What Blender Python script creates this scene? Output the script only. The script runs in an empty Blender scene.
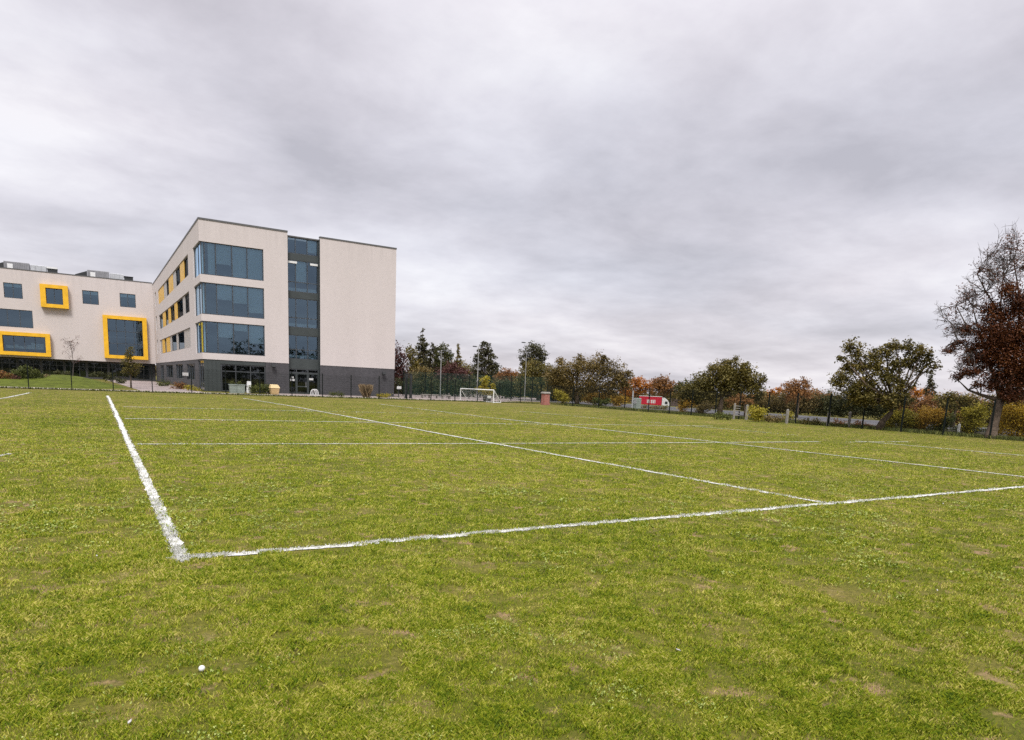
import bpy, math, random
import numpy as np

rng = np.random.default_rng(7)
random.seed(7)
sc = bpy.context.scene
COL = sc.collection

# ------------------------------------------------------------------ camera
F, CX, CY, H = 678.2, 510.3, 501.1, 1.65
YAW, PIT, ROL = [math.radians(a) for a in (31.458, 9.570, -2.486)]
_cy, _sy = math.cos(YAW), math.sin(YAW)
FW = np.array([_sy*math.cos(PIT), _cy*math.cos(PIT), -math.sin(PIT)])
_r = np.array([_cy, -_sy, 0.0]); _d = np.cross(FW, _r)
RT = math.cos(ROL)*_r + math.sin(ROL)*_d
DN = -math.sin(ROL)*_r + math.cos(ROL)*_d

def ray(px, py):
    return RT*((px-CX)/F) + DN*((py-CY)/F) + FW
def gnd(px, py, z=0.0):
    r = ray(px, py); t = (z-H)/r[2]
    return r[0]*t, r[1]*t
def at(px, py, R):
    """world point on the sight line of a pixel, R metres away (horizontally)"""
    r = ray(px, py); t = R/math.hypot(r[0], r[1])
    return np.array([r[0]*t, r[1]*t, H+r[2]*t])
def mpp(p):
    return float((np.array(p)-[0, 0, H]) @ FW)/F
def on_x(px, py, x):
    r = ray(px, py); t = x/r[0]
    return r[1]*t, H+r[2]*t
def on_y(px, py, y):
    r = ray(px, py); t = y/r[1]
    return r[0]*t, H+r[2]*t

cd = bpy.data.cameras.new("camera"); cam = bpy.data.objects.new("camera", cd); COL.objects.link(cam)
from mathutils import Matrix
m = Matrix(((RT[0], -DN[0], -FW[0], 0), (RT[1], -DN[1], -FW[1], 0), (RT[2], -DN[2], -FW[2], H), (0, 0, 0, 1)))
cam.matrix_world = m
cd.sensor_fit = 'HORIZONTAL'; cd.sensor_width = 36.0; cd.lens = F/1024*36
cd.shift_x = (512-CX)/1024; cd.shift_y = (CY-370)/1024
cd.clip_start = 0.05; cd.clip_end = 5000
sc.camera = cam

# ------------------------------------------------------------------ node helpers
def newmat(name):
    mt = bpy.data.materials.new(name); mt.use_nodes = True
    nt = mt.node_tree; nt.nodes.clear()
    out = nt.nodes.new('ShaderNodeOutputMaterial')
    return mt, nt, out
def N(nt, kind, **kw):
    n = nt.nodes.new(kind)
    for k, v in kw.items():
        if k.startswith('i_'):
            n.inputs[k[2:].replace('_', ' ')].default_value = v
        else:
            setattr(n, k, v)
    return n
def ramp(nt, stops, fac=None, interp='LINEAR'):
    n = nt.nodes.new('ShaderNodeValToRGB'); cr = n.color_ramp; cr.interpolation = interp
    while len(cr.elements) < len(stops): cr.elements.new(0.5)
    for e, (p, c) in zip(cr.elements, stops):
        e.position = p; e.color = (*c, 1) if len(c) == 3 else c
    if fac is not None: nt.links.new(fac, n.inputs['Fac'])
    return n.outputs['Color']
def noise(nt, vec, scale, detail=4, rough=0.55, dist=0.0):
    n = N(nt, 'ShaderNodeTexNoise'); n.inputs['Scale'].default_value = scale
    n.inputs['Detail'].default_value = detail; n.inputs['Roughness'].default_value = rough
    n.inputs['Distortion'].default_value = dist
    if vec is not None: nt.links.new(vec, n.inputs['Vector'])
    return n.outputs['Fac']
def mixc(nt, a, b, fac, mode='MIX'):
    n = N(nt, 'ShaderNodeMix', data_type='RGBA', blend_type=mode)
    for s, v in ((n.inputs[0], fac), (n.inputs[6], a), (n.inputs[7], b)):
        if isinstance(v, (int, float)): s.default_value = v
        elif isinstance(v, tuple): s.default_value = (*v, 1)
        else: nt.links.new(v, s)
    return n.outputs[2]
def math_(nt, op, a, b=None, clamp=False):
    n = N(nt, 'ShaderNodeMath', operation=op, use_clamp=clamp)
    for s, v in ((n.inputs[0], a), (n.inputs[1], b)):
        if v is None: continue
        if isinstance(v, (int, float)): s.default_value = v
        else: nt.links.new(v, s)
    return n.outputs[0]
def worldpos(nt):
    return N(nt, 'ShaderNodeNewGeometry').outputs['Position']

def plain(name, col, rough=0.6, metal=0.0, var=0.15, scale=3.0, bump=0.0):
    mt, nt, out = newmat(name)
    b = N(nt, 'ShaderNodeBsdfPrincipled')
    p = worldpos(nt)
    n1 = noise(nt, p, scale, 5)
    lo = tuple(max(0, c*(1-var)) for c in col); hi = tuple(min(1, c*(1+var)) for c in col)
    c = ramp(nt, [(0.3, lo), (0.7, hi)], n1)
    nt.links.new(c, b.inputs['Base Color'])
    b.inputs['Roughness'].default_value = rough; b.inputs['Metallic'].default_value = metal
    if rough >= 0.8: b.inputs['Specular IOR Level'].default_value = 0.1
    if bump:
        bn = N(nt, 'ShaderNodeBump'); bn.inputs['Strength'].default_value = bump
        nt.links.new(noise(nt, p, scale*12, 4), bn.inputs['Height']); nt.links.new(bn.outputs[0], b.inputs['Normal'])
    nt.links.new(b.outputs[0], out.inputs[0])
    return mt

def brickmat(name, c1, c2, mortar, stain=0.1):
    mt, nt, out = newmat(name)
    b = N(nt, 'ShaderNodeBsdfPrincipled'); b.inputs['Roughness'].default_value = 0.85
    p = worldpos(nt)
    s = N(nt, 'ShaderNodeSeparateXYZ'); nt.links.new(p, s.inputs[0])
    u = math_(nt, 'ADD', s.outputs[0], s.outputs[1])
    cb = N(nt, 'ShaderNodeCombineXYZ'); nt.links.new(u, cb.inputs[0]); nt.links.new(s.outputs[2], cb.inputs[1])
    br = N(nt, 'ShaderNodeTexBrick'); nt.links.new(cb.outputs[0], br.inputs['Vector'])
    br.inputs['Color1'].default_value = (*c1, 1); br.inputs['Color2'].default_value = (*c2, 1)
    br.inputs['Mortar'].default_value = (*mortar, 1); br.inputs['Scale'].default_value = 1.0
    br.inputs['Brick Width'].default_value = 0.225; br.inputs['Row Height'].default_value = 0.075
    br.inputs['Mortar Size'].default_value = 0.006; br.inputs['Bias'].default_value = 0.0
    # weathering: tall soft streaks and broad mottling of the brick batches
    mp = N(nt, 'ShaderNodeMapping'); nt.links.new(cb.outputs[0], mp.inputs[0]); mp.inputs['Scale'].default_value = (1.0, 0.25, 1)
    st = noise(nt, mp.outputs[0], 0.5, 6, 0.6)
    st2 = noise(nt, cb.outputs[0], 2.2, 5, 0.7)
    f = math_(nt, 'ADD', math_(nt, 'MULTIPLY', st, 0.6), math_(nt, 'MULTIPLY', st2, 0.4))
    k = ramp(nt, [(0.3, (1-stain, 1-stain*1.05, 1-stain*1.15)), (0.7, (1+stain, 1+stain, 1+stain))], f)
    c = mixc(nt, br.outputs['Color'], k, 1.0, 'MULTIPLY')
    mp2 = N(nt, 'ShaderNodeMapping'); nt.links.new(cb.outputs[0], mp2.inputs[0]); mp2.inputs['Scale'].default_value = (2.6, 0.12, 1)
    sk = ramp(nt, [(0.48, (0, 0, 0)), (0.72, (1, 1, 1))], noise(nt, mp2.outputs[0], 1.0, 5, 0.6))
    zr = N(nt, 'ShaderNodeMapRange', interpolation_type='SMOOTHSTEP'); nt.links.new(s.outputs[2], zr.inputs[0]); zr.inputs[1].default_value = 12.8; zr.inputs[2].default_value = 15.6; zr.inputs[3].default_value = 0.03; zr.inputs[4].default_value = 0.30
    c = mixc(nt, c, tuple(q*0.62 for q in c1), math_(nt, 'MULTIPLY', sk, zr.outputs[0]))
    nt.links.new(c, b.inputs['Base Color']); nt.links.new(b.outputs[0], out.inputs[0])
    return mt

def glassmat(name, tint=(0.55, 0.70, 0.80), refl=(0.50, 0.70, 0.90), fac=0.18, mirror=True):
    mt, nt, out = newmat(name)
    t = N(nt, 'ShaderNodeBsdfTransparent'); t.inputs[0].default_value = (*tint, 1)
    g = N(nt, 'ShaderNodeBsdfGlossy'); g.inputs['Color'].default_value = (*refl, 1); g.inputs['Roughness'].default_value = 0.015
    p = worldpos(nt)
    bn = N(nt, 'ShaderNodeBump'); bn.inputs['Strength'].default_value = 0.03; bn.inputs['Distance'].default_value = 0.05
    nt.links.new(noise(nt, p, 0.9, 2), bn.inputs['Height']); nt.links.new(bn.outputs[0], g.inputs['Normal'])
    lw = N(nt, 'ShaderNodeFresnel'); lw.inputs[0].default_value = 1.5
    fc = math_(nt, 'ADD', lw.outputs[0], fac-0.04, True)
    mx = N(nt, 'ShaderNodeMixShader')
    if mirror: nt.links.new(fc, mx.inputs[0])
    else: mx.inputs[0].default_value = fac
    nt.links.new(t.outputs[0], mx.inputs[1]); nt.links.new(g.outputs[0], mx.inputs[2])
    nt.links.new(mx.outputs[0], out.inputs[0])
    return mt

def leafmat(name, cols, transl=0.3, rough=0.6):
    """cols: colours of the single leaves from one end of the tint attribute to the other"""
    mt, nt, out = newmat(name)
    a = N(nt, 'ShaderNodeAttribute', attribute_name='tint')
    n = len(cols)
    c = ramp(nt, [(i/(n-1), k) for i, k in enumerate(cols)], a.outputs['Fac'])
    d = N(nt, 'ShaderNodeBsdfPrincipled'); d.inputs['Roughness'].default_value = rough
    d.inputs['Specular IOR Level'].default_value = 0.25
    t = N(nt, 'ShaderNodeBsdfTranslucent')
    nt.links.new(c, d.inputs['Base Color']); nt.links.new(c, t.inputs['Color'])
    mx = N(nt, 'ShaderNodeMixShader'); mx.inputs[0].default_value = transl
    nt.links.new(d.outputs[0], mx.inputs[1]); nt.links.new(t.outputs[0], mx.inputs[2])
    nt.links.new(mx.outputs[0], out.inputs[0])
    return mt

# ------------------------------------------------------------------ mesh helpers
class MB:
    def __init__(s): s.v = []; s.f = []; s.m = []
    def quad(s, a, b, c, d, mi=0):
        n = len(s.v); s.v += [tuple(a), tuple(b), tuple(c), tuple(d)]; s.f.append((n, n+1, n+2, n+3)); s.m.append(mi)
    def hexa(s, c, mi=0):
        n = len(s.v); s.v += [tuple(x) for x in c]
        for q in ((0, 3, 2, 1), (4, 5, 6, 7), (0, 1, 5, 4), (1, 2, 6, 5), (2, 3, 7, 6), (3, 0, 4, 7)):
            s.f.append(tuple(n+i for i in q)); s.m.append(mi)
    def box(s, x0, y0, z0, x1, y1, z1, mi=0):
        s.hexa(((x0, y0, z0), (x1, y0, z0), (x1, y1, z0), (x0, y1, z0), (x0, y0, z1), (x1, y0, z1), (x1, y1, z1), (x0, y1, z1)), mi)
    def bevbox(s, x0, y0, z0, x1, y1, z1, b, mi=0):
        """box with chamfered top edges"""
        s.box(x0, y0, z0, x1, y1, z1-b, mi)
        s.hexa(((x0, y0, z1-b+.001), (x1, y0, z1-b+.001), (x1, y1, z1-b+.001), (x0, y1, z1-b+.001), (x0+b, y0+b, z1), (x1-b, y0+b, z1), (x1-b, y1-b, z1), (x0+b, y1-b, z1)), mi)
    def tube(s, pts, rad, n=7, cap=True, mi=0):
        pts = [np.array(p, float) for p in pts]
        rings = []
        for i, p in enumerate(pts):
            a = pts[max(0, i-1)]; b = pts[min(len(pts)-1, i+1)]
            t = b-a; t = t/(np.linalg.norm(t)+1e-9)
            u = np.cross(t, (0.31, 0.95, 0.05) if abs(t[2]) > 0.8 else (0, 0, 1)); u /= (np.linalg.norm(u)+1e-9)
            w = np.cross(t, u)
            r = rad[i] if hasattr(rad, '__len__') else rad
            k = len(s.v)
            for j in range(n):
                an = 2*math.pi*j/n
                s.v.append(tuple(p + r*(math.cos(an)*u + math.sin(an)*w)))
            rings.append(k)
        for a, b in zip(rings, rings[1:]):
            for j in range(n):
                s.f.append((a+j, a+(j+1) % n, b+(j+1) % n, b+j)); s.m.append(mi)
        if cap:
            s.f.append(tuple(rings[0]+j for j in range(n))[::-1]); s.m.append(mi)
            s.f.append(tuple(rings[-1]+j for j in range(n))); s.m.append(mi)
    def build(s, name, mats, parent=None, origin=None, smooth=False):
        me = bpy.data.meshes.new(name)
        o0 = np.array(origin if origin is not None else (ORIG.get(parent.name, (0, 0, 0)) if parent is not None else (0, 0, 0)), float)
        v = [tuple(np.array(p)-o0) for p in s.v]
        me.from_pydata(v, [], s.f)
        for mt in (mats if isinstance(mats, (list, tuple)) else [mats]): me.materials.append(mt)
        if any(s.m): me.polygons.foreach_set('material_index', s.m)
        if smooth: me.polygons.foreach_set('use_smooth', [True]*len(s.f))
        me.update()
        o = bpy.data.objects.new(name, me); COL.objects.link(o)
        if parent is not None:
            o.parent = parent; ORIG[o.name] = tuple(o0)
        else:
            o.location = tuple(o0)
        return o
ORIG = {}

def tag(o, label=None, cat=None, group=None, kind=None):
    if label: o['label'] = label
    if cat: o['category'] = cat
    if group: o['group'] = group
    if kind: o['kind'] = kind
    return o
def thing(name, label, cat, loc, group=None):
    o = bpy.data.objects.new(name, None); COL.objects.link(o); o.location = tuple(float(c) for c in loc)
    o.empty_display_size = 0.2
    ORIG[o.name] = tuple(float(c) for c in loc)
    return tag(o, label, cat, group)
def copy_thing(root, loc, label=None, rz=None):
    c = root.copy(); COL.objects.link(c); c.location = tuple(float(k) for k in loc)
    if rz is not None: c.rotation_euler.z = rz
    if label: c['label'] = label
    for ch in list(root.children):
        k = ch.copy(); COL.objects.link(k); k.parent = c
        for g in list(ch.children):
            q = g.copy(); COL.objects.link(q); q.parent = k
    return c

def fastmesh(name, V, FQ, mats, tint=None, parent=None, origin=(0, 0, 0), nper=4):
    """V (n,3), faces = consecutive groups of nper verts"""
    me = bpy.data.meshes.new(name)
    V = np.asarray(V, np.float32) - np.asarray(origin, np.float32)
    nf = len(V)//nper
    me.vertices.add(len(V)); me.vertices.foreach_set('co', V.ravel())
    me.loops.add(nf*nper); me.loops.foreach_set('vertex_index', np.arange(nf*nper, dtype=np.int32))
    me.polygons.add(nf); me.polygons.foreach_set('loop_start', np.arange(0, nf*nper, nper, dtype=np.int32))
    try: me.polygons.foreach_set('loop_total', np.full(nf, nper, dtype=np.int32))
    except Exception: pass
    for mt in (mats if isinstance(mats, (list, tuple)) else [mats]): me.materials.append(mt)
    if tint is not None:
        a = me.attributes.new('tint', 'FLOAT', 'FACE'); a.data.foreach_set('value', np.asarray(tint, np.float32))
    me.update(calc_edges=True); me.validate()
    o = bpy.data.objects.new(name, me); COL.objects.link(o)
    if parent is not None: o.parent = parent
    else: o.location = tuple(float(c) for c in origin)
    return o

# ------------------------------------------------------------------ materials
M = {}
M['pale_brick'] = brickmat('pale_brick', (0.500, 0.452, 0.437), (0.476, 0.430, 0.416), (0.485, 0.44, 0.426), 0.05)
M['dark_brick'] = brickmat('dark_brick', (0.058, 0.056, 0.062), (0.040, 0.039, 0.044), (0.06, 0.058, 0.06), 0.22)
M['red_brick'] = brickmat('red_brick', (0.30, 0.085, 0.06), (0.22, 0.06, 0.045), (0.3, 0.25, 0.22), 0.2)
M['frame'] = plain('dark_grey_frame', (0.045, 0.05, 0.055), 0.45, 0.0, 0.1)
M['panel'] = plain('grey_green_panel', (0.036, 0.044, 0.044), 0.5, 0.0, 0.12, 1.2)
M['coping'] = plain('coping_metal', (0.10, 0.10, 0.10), 0.5, 0.3, 0.1)
M['yellow'] = plain('yellow_cladding', (0.70, 0.39, 0.014), 0.45, 0.0, 0.13, 1.4)
M['yellow_fin'] = plain('yellow_fin', (0.62, 0.37, 0.06), 0.5, 0.0, 0.15, 0.8)
M['pale_fin'] = plain('pale_grey_fin', (0.36, 0.34, 0.33), 0.5, 0.0, 0.1)
M['blind'] = plain('pale_roller_blind', (0.62, 0.65, 0.63), 0.8, 0.0, 0.06, 0.6)
M['interior'] = plain('interior_plaster', (0.22, 0.22, 0.21), 0.9, 0.0, 0.2, 0.5)
M['carpet'] = plain('interior_floor', (0.12, 0.12, 0.14), 0.9)
M['roofing'] = plain('roof_membrane', (0.18, 0.18, 0.18), 0.8)
M['glass'] = glassmat('blue_tinted_glass')
M['glass_matt'] = glassmat('low_reflection_glass', (0.30, 0.34, 0.36), (0.7, 0.78, 0.85), 0.10, False)
M['glass_dark'] = glassmat('dark_glass', (0.10, 0.12, 0.12), (0.7, 0.75, 0.8), 0.10)
M['white'] = plain('white_paint', (0.60, 0.60, 0.585), 0.5, 0.0, 0.05)
M['louvre'] = plain('grey_louvre', (0.22, 0.22, 0.23), 0.5, 0.2, 0.15)
M['zinc'] = plain('pale_galvanised', (0.42, 0.43, 0.44), 0.45, 0.3, 0.12)
M['black'] = plain('black_metal', (0.018, 0.02, 0.02), 0.5, 0.0, 0.2)
M['fence'] = plain('dark_green_powder_coat', (0.008, 0.011, 0.010), 0.8, 0.0, 0.2)
M['pole'] = plain('grey_pole', (0.32, 0.32, 0.31), 0.5, 0.2, 0.1)
M['concrete'] = plain('old_concrete', (0.23, 0.215, 0.19), 0.9, 0.0, 0.25, 4.0, 0.3)
M['paving'] = plain('pinkish_paving', (0.27, 0.225, 0.21), 0.9, 0.0, 0.18, 1.4, 0.2)
M['path'] = plain('beige_path', (0.40, 0.355, 0.29), 0.9, 0.0, 0.18, 1.0, 0.2)
M['asphalt'] = plain('grey_asphalt', (0.095, 0.095, 0.10), 0.9, 0.0, 0.25, 0.8, 0.3)
M['bark'] = plain('tree_bark', (0.10, 0.075, 0.055), 0.95, 0.0, 0.4, 6.0, 0.6)
M['bark_warm'] = plain('warm_bark', (0.17, 0.12, 0.095), 0.95, 0.0, 0.4, 6.0, 0.6)
M['twig'] = plain('grey_twigs', (0.10, 0.085, 0.08), 0.95, 0.0, 0.3, 3.0)
M['red'] = plain('red_paint', (0.42, 0.008, 0.03), 0.35, 0.0, 0.06)
M['rubber'] = plain('tyre_rubber', (0.02, 0.02, 0.02), 0.9)
M['bin'] = plain('pale_yellow_plastic', (0.62, 0.47, 0.24), 0.5, 0.0, 0.08)
M['bin2'] = plain('orange_plastic', (0.52, 0.36, 0.18), 0.5, 0.0, 0.08)
M['pale_green'] = plain('pale_grey_green_paint', (0.24, 0.28, 0.255), 0.6, 0.0, 0.12)
M['court'] = plain('court_surface', (0.25, 0.21, 0.195), 0.9, 0.0, 0.12)
M['wall_brown'] = plain('brown_render', (0.17, 0.13, 0.12), 0.9, 0.0, 0.3, 1.0)

# grass: one node group feeds both the ground sheet and the blades, so they agree everywhere
def grass_patches(nt):
    """world-space patches: returns (hue 0..1 yellow-green->green, straw mask, soil mask)"""
    p = worldpos(nt)
    big = noise(nt, p, 0.22, 5, 0.6, 0.4)
    mid = noise(nt, p, 1.3, 5, 0.62, 0.3)
    fine = noise(nt, p, 7.0, 3, 0.6)
    hue = math_(nt, 'ADD', math_(nt, 'MULTIPLY', big, 0.5), math_(nt, 'MULTIPLY', mid, 0.5))
    sn = math_(nt, 'ADD', math_(nt, 'MULTIPLY', mid, 0.55), math_(nt, 'MULTIPLY', fine, 0.45))
    return p, hue, sn, fine

mt, nt, out = newmat('turf_ground')
p, hue, sn, fine = grass_patches(nt)
c = ramp(nt, [(0.36, (0.070, 0.078, 0.010)), (0.5, (0.100, 0.098, 0.016)), (0.64, (0.150, 0.120, 0.036))], hue)
straw = ramp(nt, [(0.56, (0, 0, 0)), (0.70, (1, 1, 1))], sn)
c = mixc(nt, c, (0.30, 0.235, 0.12), math_(nt, 'MULTIPLY', straw, 0.6))
soil = ramp(nt, [(0.55, (0, 0, 0)), (0.66, (1, 1, 1))], noise(nt, p, 3.1, 6, 0.6))
c = mixc(nt, c, (0.24, 0.155, 0.095), math_(nt, 'MULTIPLY', soil, 0.8))
fleck = noise(nt, p, 26.0, 3, 0.7)
k = ramp(nt, [(0.3, (0.62, 0.64, 0.6)), (0.5, (1, 1, 1)), (0.72, (1.45, 1.38, 1.3))], fleck)
c = mixc(nt, c, k, 1.0, 'MULTIPLY')
b = N(nt, 'ShaderNodeBsdfPrincipled'); b.inputs['Roughness'].default_value = 0.95; b.inputs['Specular IOR Level'].default_value = 0.1
bn = N(nt, 'ShaderNodeBump'); bn.inputs['Strength'].default_value = 0.8; bn.inputs['Distance'].default_value = 0.06
nt.links.new(noise(nt, p, 9.0, 6, 0.7), bn.inputs['Height']); nt.links.new(bn.outputs[0], b.inputs['Normal'])
nt.links.new(c, b.inputs['Base Color']); nt.links.new(b.outputs[0], out.inputs[0])
M['turf'] = mt
M['rough_turf'] = plain('rough_green_turf', (0.075, 0.092, 0.012), 0.95, 0.0, 0.35, 2.0, 0.6)

mt, nt, out = newmat('grass_blade')
p, hue, sn, fine = grass_patches(nt)
at_ = N(nt, 'ShaderNodeAttribute', attribute_name='tint').outputs['Fac']
clump = noise(nt, p, 5.5, 4, 0.65)
t2 = math_(nt, 'ADD', math_(nt, 'MULTIPLY', math_(nt, 'ADD', math_(nt, 'MULTIPLY', hue, 0.45), math_(nt, 'MULTIPLY', clump, 0.55)), 0.76), math_(nt, 'MULTIPLY', at_, 0.26))
c = ramp(nt, [(0.32, (0.042, 0.080, 0.005)), (0.43, (0.148, 0.207, 0.009)), (0.55, (0.270, 0.296, 0.016)), (0.69, (0.58, 0.52, 0.13))], t2)
ss = math_(nt, 'ADD', math_(nt, 'MULTIPLY', sn, 0.75), math_(nt, 'MULTIPLY', at_, 0.25))
straw = ramp(nt, [(0.57, (0, 0, 0)), (0.69, (1, 1, 1))], ss)
c = mixc(nt, c, (0.50, 0.40, 0.17), math_(nt, 'MULTIPLY', straw, 0.5))
d = N(nt, 'ShaderNodeBsdfPrincipled'); d.inputs['Roughness'].default_value = 0.6; d.inputs['Specular IOR Level'].default_value = 0.2
tr = N(nt, 'ShaderNodeBsdfTranslucent'); nt.links.new(c, d.inputs['Base Color']); nt.links.new(c, tr.inputs['Color'])
mx = N(nt, 'ShaderNodeMixShader'); mx.inputs[0].default_value = 0.28
nt.links.new(d.outputs[0], mx.inputs[1]); nt.links.new(tr.outputs[0], mx.inputs[2]); nt.links.new(mx.outputs[0], out.inputs[0])
M['blade'] = mt

mt, nt, out = newmat('line_marking_paint')
p = worldpos(nt)
wear = noise(nt, p, 7.0, 4, 0.7)
at_ = N(nt, 'ShaderNodeAttribute', attribute_name='tint').outputs['Fac']   # 0 = thick fresh paint, 1 = faint old paint
fr = math_(nt, 'ADD', wear, math_(nt, 'MULTIPLY', at_, 0.34))
c = ramp(nt, [(0.42, (0.56, 0.56, 0.53)), (0.60, (0.42, 0.42, 0.38)), (0.85, (0.22, 0.23, 0.10))], fr)
b = N(nt, 'ShaderNodeBsdfPrincipled'); b.inputs['Roughness'].default_value = 0.9
bn = N(nt, 'ShaderNodeBump'); bn.inputs['Strength'].default_value = 0.5; bn.inputs['Distance'].default_value = 0.02
nt.links.new(noise(nt, p, 40, 4, 0.7), bn.inputs['Height']); nt.links.new(bn.outputs[0], b.inputs['Normal'])
nt.links.new(c, b.inputs['Base Color']); nt.links.new(b.outputs[0], out.inputs[0])
M['line'] = mt

# ------------------------------------------------------------------ ground
def gz(x, y):
    """height of the land: level field, then a fall to the road beyond the right-hand fence"""
    if x <= 66: return 0.0
    if x <= 110: return -3.05*(x-66)/44
    return -3.05
xs = [-900, -500, -250, -120, -60, -30, -15, -8, -4, -2, 0, 2, 4, 6, 8, 10, 13, 16, 20, 25, 30, 37, 44, 49, 57, 66, 80, 95, 110, 150, 220, 350, 600, 1000]
ys = [-400, -200, -100, -50, -20, -8, -2, 0, 2, 4, 6, 8, 10, 14, 18, 24, 30, 40, 52, 60, 70, 90, 120, 160, 220, 320, 500, 900, 1500]
V = [(x, y, gz(x, y)) for y in ys for x in xs]
nx = len(xs)
Fc = [(j*nx+i, j*nx+i+1, (j+1)*nx+i+1, (j+1)*nx+i) for j in range(len(ys)-1) for i in range(nx-1)]
me = bpy.data.meshes.new('ground'); me.from_pydata(V, [], Fc); me.materials.append(M['turf'])
g = bpy.data.objects.new('ground', me); COL.objects.link(g); tag(g, kind='structure')

def sheet(name, pts, z, mat, sub=1):
    mb = MB(); mb.quad(*[(x, y, z+gz(x, y)) for x, y in pts])
    return tag(mb.build(name, mat), kind='structure')
# beige path strip that runs behind the back fence, paved forecourt, road
mb = MB(); mb.box(-60, 61.2, -0.1, 33.5, 64.2, 0.03); tag(mb.build('path', M['path']), kind='structure')
mb = MB(); mb.quad((3.2, 64.2, .012), (8.1, 64.2, .012), (8.1, 127.8, .012), (1.2, 127.8, .012)); tag(mb.build('forecourt_paving', M['paving']), kind='structure')
mb = MB(); mb.quad((14.2, 64.2, .012), (40, 64.2, .012), (40, 70.3, .012), (14.2, 70.3, .012)); tag(mb.build('pavement', M['paving']), kind='structure')
mb = MB(); mb.quad((29, 70.3, .016), (58, 66, .016), (62, 110, .016), (29, 110, .016)); tag(mb.build('court_surface', M['court']), kind='structure')
mb = MB(); mb.box(46.5, -40, -0.3, 62, 75, 0.02); tag(mb.build('road', M['asphalt']), kind='structure')
mb = MB(); mb.box(46.35, -40, -0.3, 46.5, 75, 0.12); tag(mb.build('kerb', M['concrete']), kind='structure')

# grassy mound in front of the left wing
mb = MB(); nu, nv = 60, 34
def mz(x, y):
    u = (x+3.6)/(9.5 if x < -3.6 else 6.2); v = (y-76)/10.5
    e = max(0.0, 1-u*u-v*v*0.9)
    return 0.98*e**1.25*(1+0.08*math.sin(x*1.3+y*0.7)) - 0.02
for i in range(nu+1):
    for j in range(nv+1):
        x = -14+19*i/nu; y = 64.6+23*j/nv
        mb.v.append((x, y, mz(x, y)))
for i in range(nu):
    for j in range(nv):
        a = i*(nv+1)+j; mb.f.append((a, a+nv+1, a+nv+2, a+1)); mb.m.append(0)
tag(mb.build('grass_mound', M['rough_turf'], smooth=True), kind='structure')

# ------------------------------------------------------------------ painted lines (real strips lying on the mown grass)
LINES = [  # p0, p1, half width, wear
    ((0.58, 6.46), (0.6, 49.7), 0.054, 0.0),
    ((0.52, 6.54), (24.0, 6.62), 0.050, 0.05),
    ((24.0, 6.62), (37.5, 6.7), 0.050, 0.3),
    ((10.05, 6.68), (9.75, 18), 0.044, 0.05),
    ((9.75, 18), (9.55, 40), 0.05, 0.25),
    ((9.55, 40), (9.0, 52), 0.055, 0.45),
    ((19.4, 7.2), (18.9, 18), 0.05, 0.25),
    ((18.9, 18), (17.6, 30), 0.055, 0.35),
    ((17.6, 30), (17.4, 47), 0.055, 0.62),
    ((28.3, 10.5), (27.5, 17), 0.05, 0.45),
    ((27.5, 20), (26.6, 30), 0.05, 0.75),
    ((25.8, 32), (24.8, 40), 0.055, 0.6),
    ((0.75, 17.45), (10.0, 17.0), 0.045, 0.32),
    ((10.0, 17.0), (18.9, 16.75), 0.042, 0.42),
    ((19.2, 16.8), (24.6, 16.8), 0.045, 0.42),
    ((26.2, 16.6), (30.5, 16.5), 0.05, 0.62),
    ((0.8, 26.75), (9.6, 26.1), 0.055, 0.30),
    ((9.7, 26.0), (17.6, 26.1), 0.05, 0.55),
    ((17.8, 26.2), (28.5, 26.0), 0.055, 0.6),
    ((1.0, 35.4), (9.4, 34.6), 0.06, 0.52),
    ((9.8, 34.6), (17.4, 34.3), 0.06, 0.8),
    ((-4.6, 36.0), (-3.95, 42.0), 0.05, 0.3), ((-3.95, 42.0), (-3.75, 46.0), 0.05, 0.25), ((-3.75, 46.0), (-3.5, 51.5), 0.05, 0.4),
    ((-1.85, 14.6), (-1.45, 15.7), 0.05, 0.5),
]
def seg_dist(X, Y, a, b):
    ax, ay = a; bx, by = b; dx, dy = bx-ax, by-ay; L = math.hypot(dx, dy)
    t = np.clip(((X-ax)*dx+(Y-ay)*dy)/L**2, 0, 1)
    return np.hypot(X-ax-t*dx, Y-ay-t*dy)
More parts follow.
